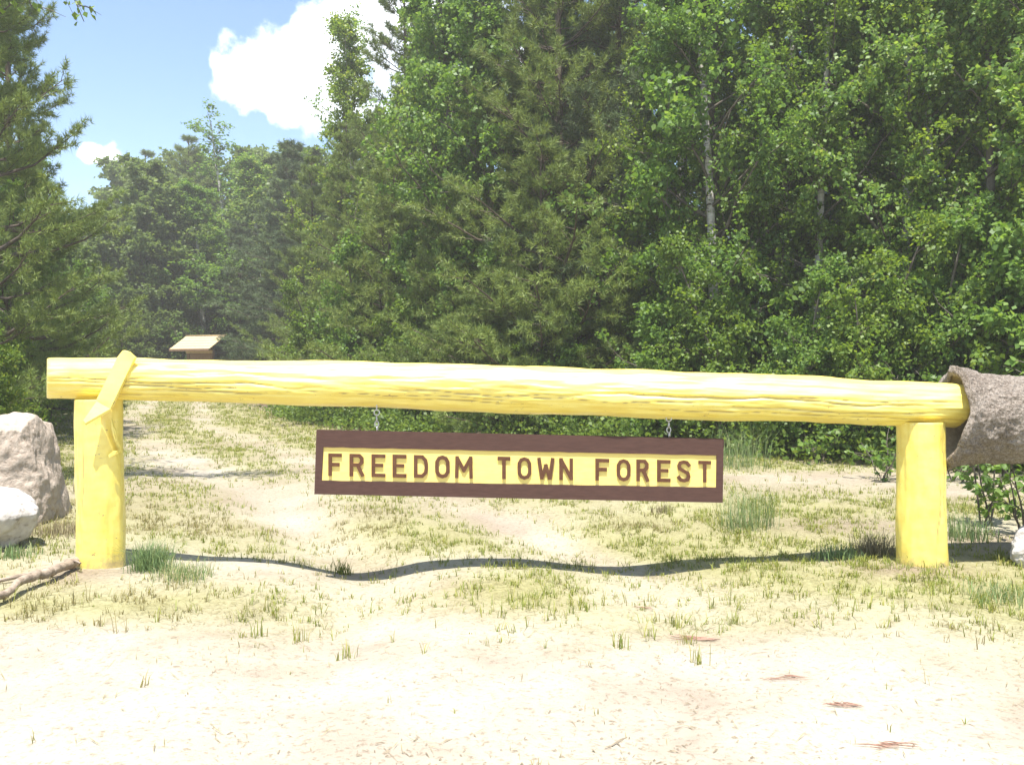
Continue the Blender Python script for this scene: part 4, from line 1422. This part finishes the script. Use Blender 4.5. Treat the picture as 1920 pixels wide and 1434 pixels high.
# ------------------------------------------------------------------ near saplings round the right post and overhanging bough
def twig_plant(px, py, height, nst, spread, leaf, label, seed, dens=9, lean=(0, 0)):
    d = CAM_H * FPX / (py - HOR)
    x = (px - 960) / FPX * d
    rg = np.random.default_rng(seed)
    tb, lb = Bag(), Bag()
    for i in range(nst):
        az = rg.uniform(0, 2 * PI)
        h = height * rg.uniform(.6, 1.05)
        t = np.linspace(0, 1, 8)[:, None]
        P = np.array([[rg.normal(0, .04), rg.normal(0, .04), -.03]]) + t * np.array([[math.cos(az) * spread + lean[0], math.sin(az) * spread + lean[1], h]]) + np.cumsum(rg.normal(0, .012, (8, 3)), 0)
        tb.add(*tube(P, np.linspace(.009, .003, 8), 6))
        LP, LD = [], []
        for j in range(dens):
            v = rg.uniform(.2, 1)
            a = np.array([np.interp(v, t[:, 0], P[:, k]) for k in range(3)])
            dd = nrm(rg.normal(0, 1, 3) * [1, 1, .4] + [0, 0, .35])
            e = a + dd * rg.uniform(.08, .28)
            tb.add(*tube(np.stack([a, (a + e) / 2 + [0, 0, .01], e]), np.array([.004, .003, .0015]), 4))
            m = int(rg.integers(3, 8))
            for q in range(m):
                LP.append(a + (e - a) * rg.uniform(.3, 1.05)); LD.append(dd)
        n = len(LP)
        # fuller leaves: six-sided blade, folded on the midrib
        P0 = np.array(LP); D = nrm(np.array(LD) * .5 + frame_rand(rg, n) * .6 + [0, 0, -.3])
        nn = nrm(frame_rand(rg, n) * .6 + [0, -.3, .7]); S = nrm(np.cross(D, nn)); nn = np.cross(S, D)
        Ls = (leaf * rg.uniform(.6, 1.25, n))[:, None]
        V = np.stack([P0, P0 + D * Ls * .28 + S * Ls * .34 + nn * Ls * .08, P0 + D * Ls * .62 + S * Ls * .28 + nn * Ls * .06, P0 + D * Ls,
                      P0 + D * Ls * .62 - S * Ls * .28 + nn * Ls * .06, P0 + D * Ls * .28 - S * Ls * .34 + nn * Ls * .08], 1).reshape(-1, 3)
        i6 = np.arange(n)[:, None] * 6
        lb.add(V, np.concatenate([i6 + np.array([[0, 1, 2, 3]]), i6 + np.array([[0, 3, 4, 5]])]))
    r = empty('leafy_plant', (x, d, gz(x, d)))
    link_mesh('stem', tb.mesh('stem', M['grey_bark'], True), r)
    link_mesh('foliage', lb.mesh('foliage', M['aspen_leaf']), r)
    return tag(r, label, 'plant', 'young plants round the right post')


twig_plant(1655, 905, .62, 4, .28, .07, 'leafy sprig just left of the right post below the beam', 5)
twig_plant(1860, 985, 1.35, 4, .22, .07, 'young leafy plant rising behind the grey pipe', 6, 14)
twig_plant(1915, 1000, .75, 4, .30, .062, 'thin leafy plant under the grey pipe at the right edge', 7, 8)
twig_plant(1800, 905, .55, 4, .35, .08, 'low leafy plant seen between right post and pipe', 8, 10)
twig_plant(1540, 868, .7, 5, .4, .08, 'bright leafy plant at the edge of the right-hand trail', 9, 10)


def overhang():
    """a tree beside the camera's left whose bough hangs into the top of the picture"""
    x0, y0 = -5.6, 8.2
    g = gz(x0, y0)
    rg = np.random.default_rng(61)
    tb, lb = Bag(), Bag()
    t = np.linspace(0, 1, 9)
    P = np.stack([.3 * t ** 2, .1 * t, -.2 + 8.2 * t], 1)
    tb.add(*tube(P, .13 * (1 - t) ** .8 + .012, 9))
    tips = []
    base = np.array([x0, y0, g])
    targets = [at(60, 34, 8.8), at(150, 42, 9.0), at(185, 0, 9.2), at(110, -20, 9.0), at(30, -10, 8.6)]
    LP, LD = [], []
    for k, T in enumerate(targets):
        T = T - base
        s = np.array([.25, .1, 6.2 + .25 * k])
        q = np.linspace(0, 1, 9)[:, None]
        mid = (s + T) / 2 + np.array([0, 0, .35])
        Q = (1 - q) ** 2 * s + 2 * q * (1 - q) * mid + q ** 2 * T + np.cumsum(rg.normal(0, .02, (9, 3)), 0)
        tb.add(*tube(Q, np.linspace(.03, .004, 9), 6))
        for j in range(12):
            v = rg.uniform(.45, 1)
            a = np.array([np.interp(v, q[:, 0], Q[:, c]) for c in range(3)])
            dd = nrm(np.array([.7, .0, -.35]) + rg.normal(0, .5, 3))
            e = a + dd * rg.uniform(.15, .45)
            tb.add(*tube(np.stack([a, (a + e) / 2 + [0, 0, .02], e]), np.array([.005, .0035, .0015]), 4))
            if rg.random() < .5:
                for w in range(int(rg.integers(4, 11))):
                    LP.append(a + (e - a) * rg.uniform(.4, 1.05) + rg.normal(0, .02, 3)); LD.append(dd)
    for i in range(30):                       # the rest of the crown, above and left of the picture
        c = np.array([rg.normal(-.6, .8), rg.normal(0, .9), rg.uniform(6.6, 8.6)])
        tb.add(*tube(np.stack([[.2, .1, 6.2 + .04 * i], (c + [.2, .1, 6.2]) / 2 + [0, 0, .2], c]), np.array([.03, .02, .006]), 5))
        for w in range(70):
            p = c + rg.normal(0, .32, 3); LP.append(p); LD.append(nrm(p - c))
    for i in range(34):                       # a long level bough over the track, above the picture; it shades the ruts
        c = np.array([-5.5 + 2.2 * i / 33, 8.55 + rg.normal(0, .16), 7.0 + rg.normal(0, .15)]) - base
        if i % 3 == 0: tb.add(*tube(np.stack([[.2, .1, 6.6], (c + [.2, .1, 6.6]) / 2 + [0, 0, .1], c]), np.array([.03, .02, .006]), 5))
        for w in range(34):
            p = c + rg.normal(0, .13, 3); LP.append(p); LD.append(nrm(p - c))
    leaves(lb, np.array(LP), np.array(LD), rg, .075)
    r = empty('overhanging_tree', tuple(base))
    link_mesh('trunk', tb.mesh('trunk', M['grey_bark'], True), r)
    link_mesh('crown', lb.mesh('crown', M['birch_leaf']), r)
    tag(r, 'tree left of the picture whose twigs hang into the top left corner', 'tree', LEFT_G)


overhang()


# ------------------------------------------------------------------ haze
def glare_haze():  # air volume added to lift dark tones like lens glare; also pales far trees
    m = bpy.data.materials.new('glare_haze'); m.use_nodes = True
    N, Lk = m.node_tree.nodes, m.node_tree.links
    N.remove(N['Principled BSDF'])
    v = N.new('ShaderNodeVolumePrincipled')
    v.inputs['Color'].default_value = (1, .98, .90, 1)
    v.inputs['Density'].default_value = GLARE_HAZE
    v.inputs['Anisotropy'].default_value = .2
    Lk.new(v.outputs['Volume'], N['Material Output'].inputs['Volume'])
    o = bm_obj('glare_haze', bx(-265, 265, -35, 305, -1.6, 17.0), m)
    tag(o, 'thin pale veil in the air, added mostly to stand in for lens glare', 'glare_haze', kind='stuff')


GLARE_HAZE = .0025
glare_haze()
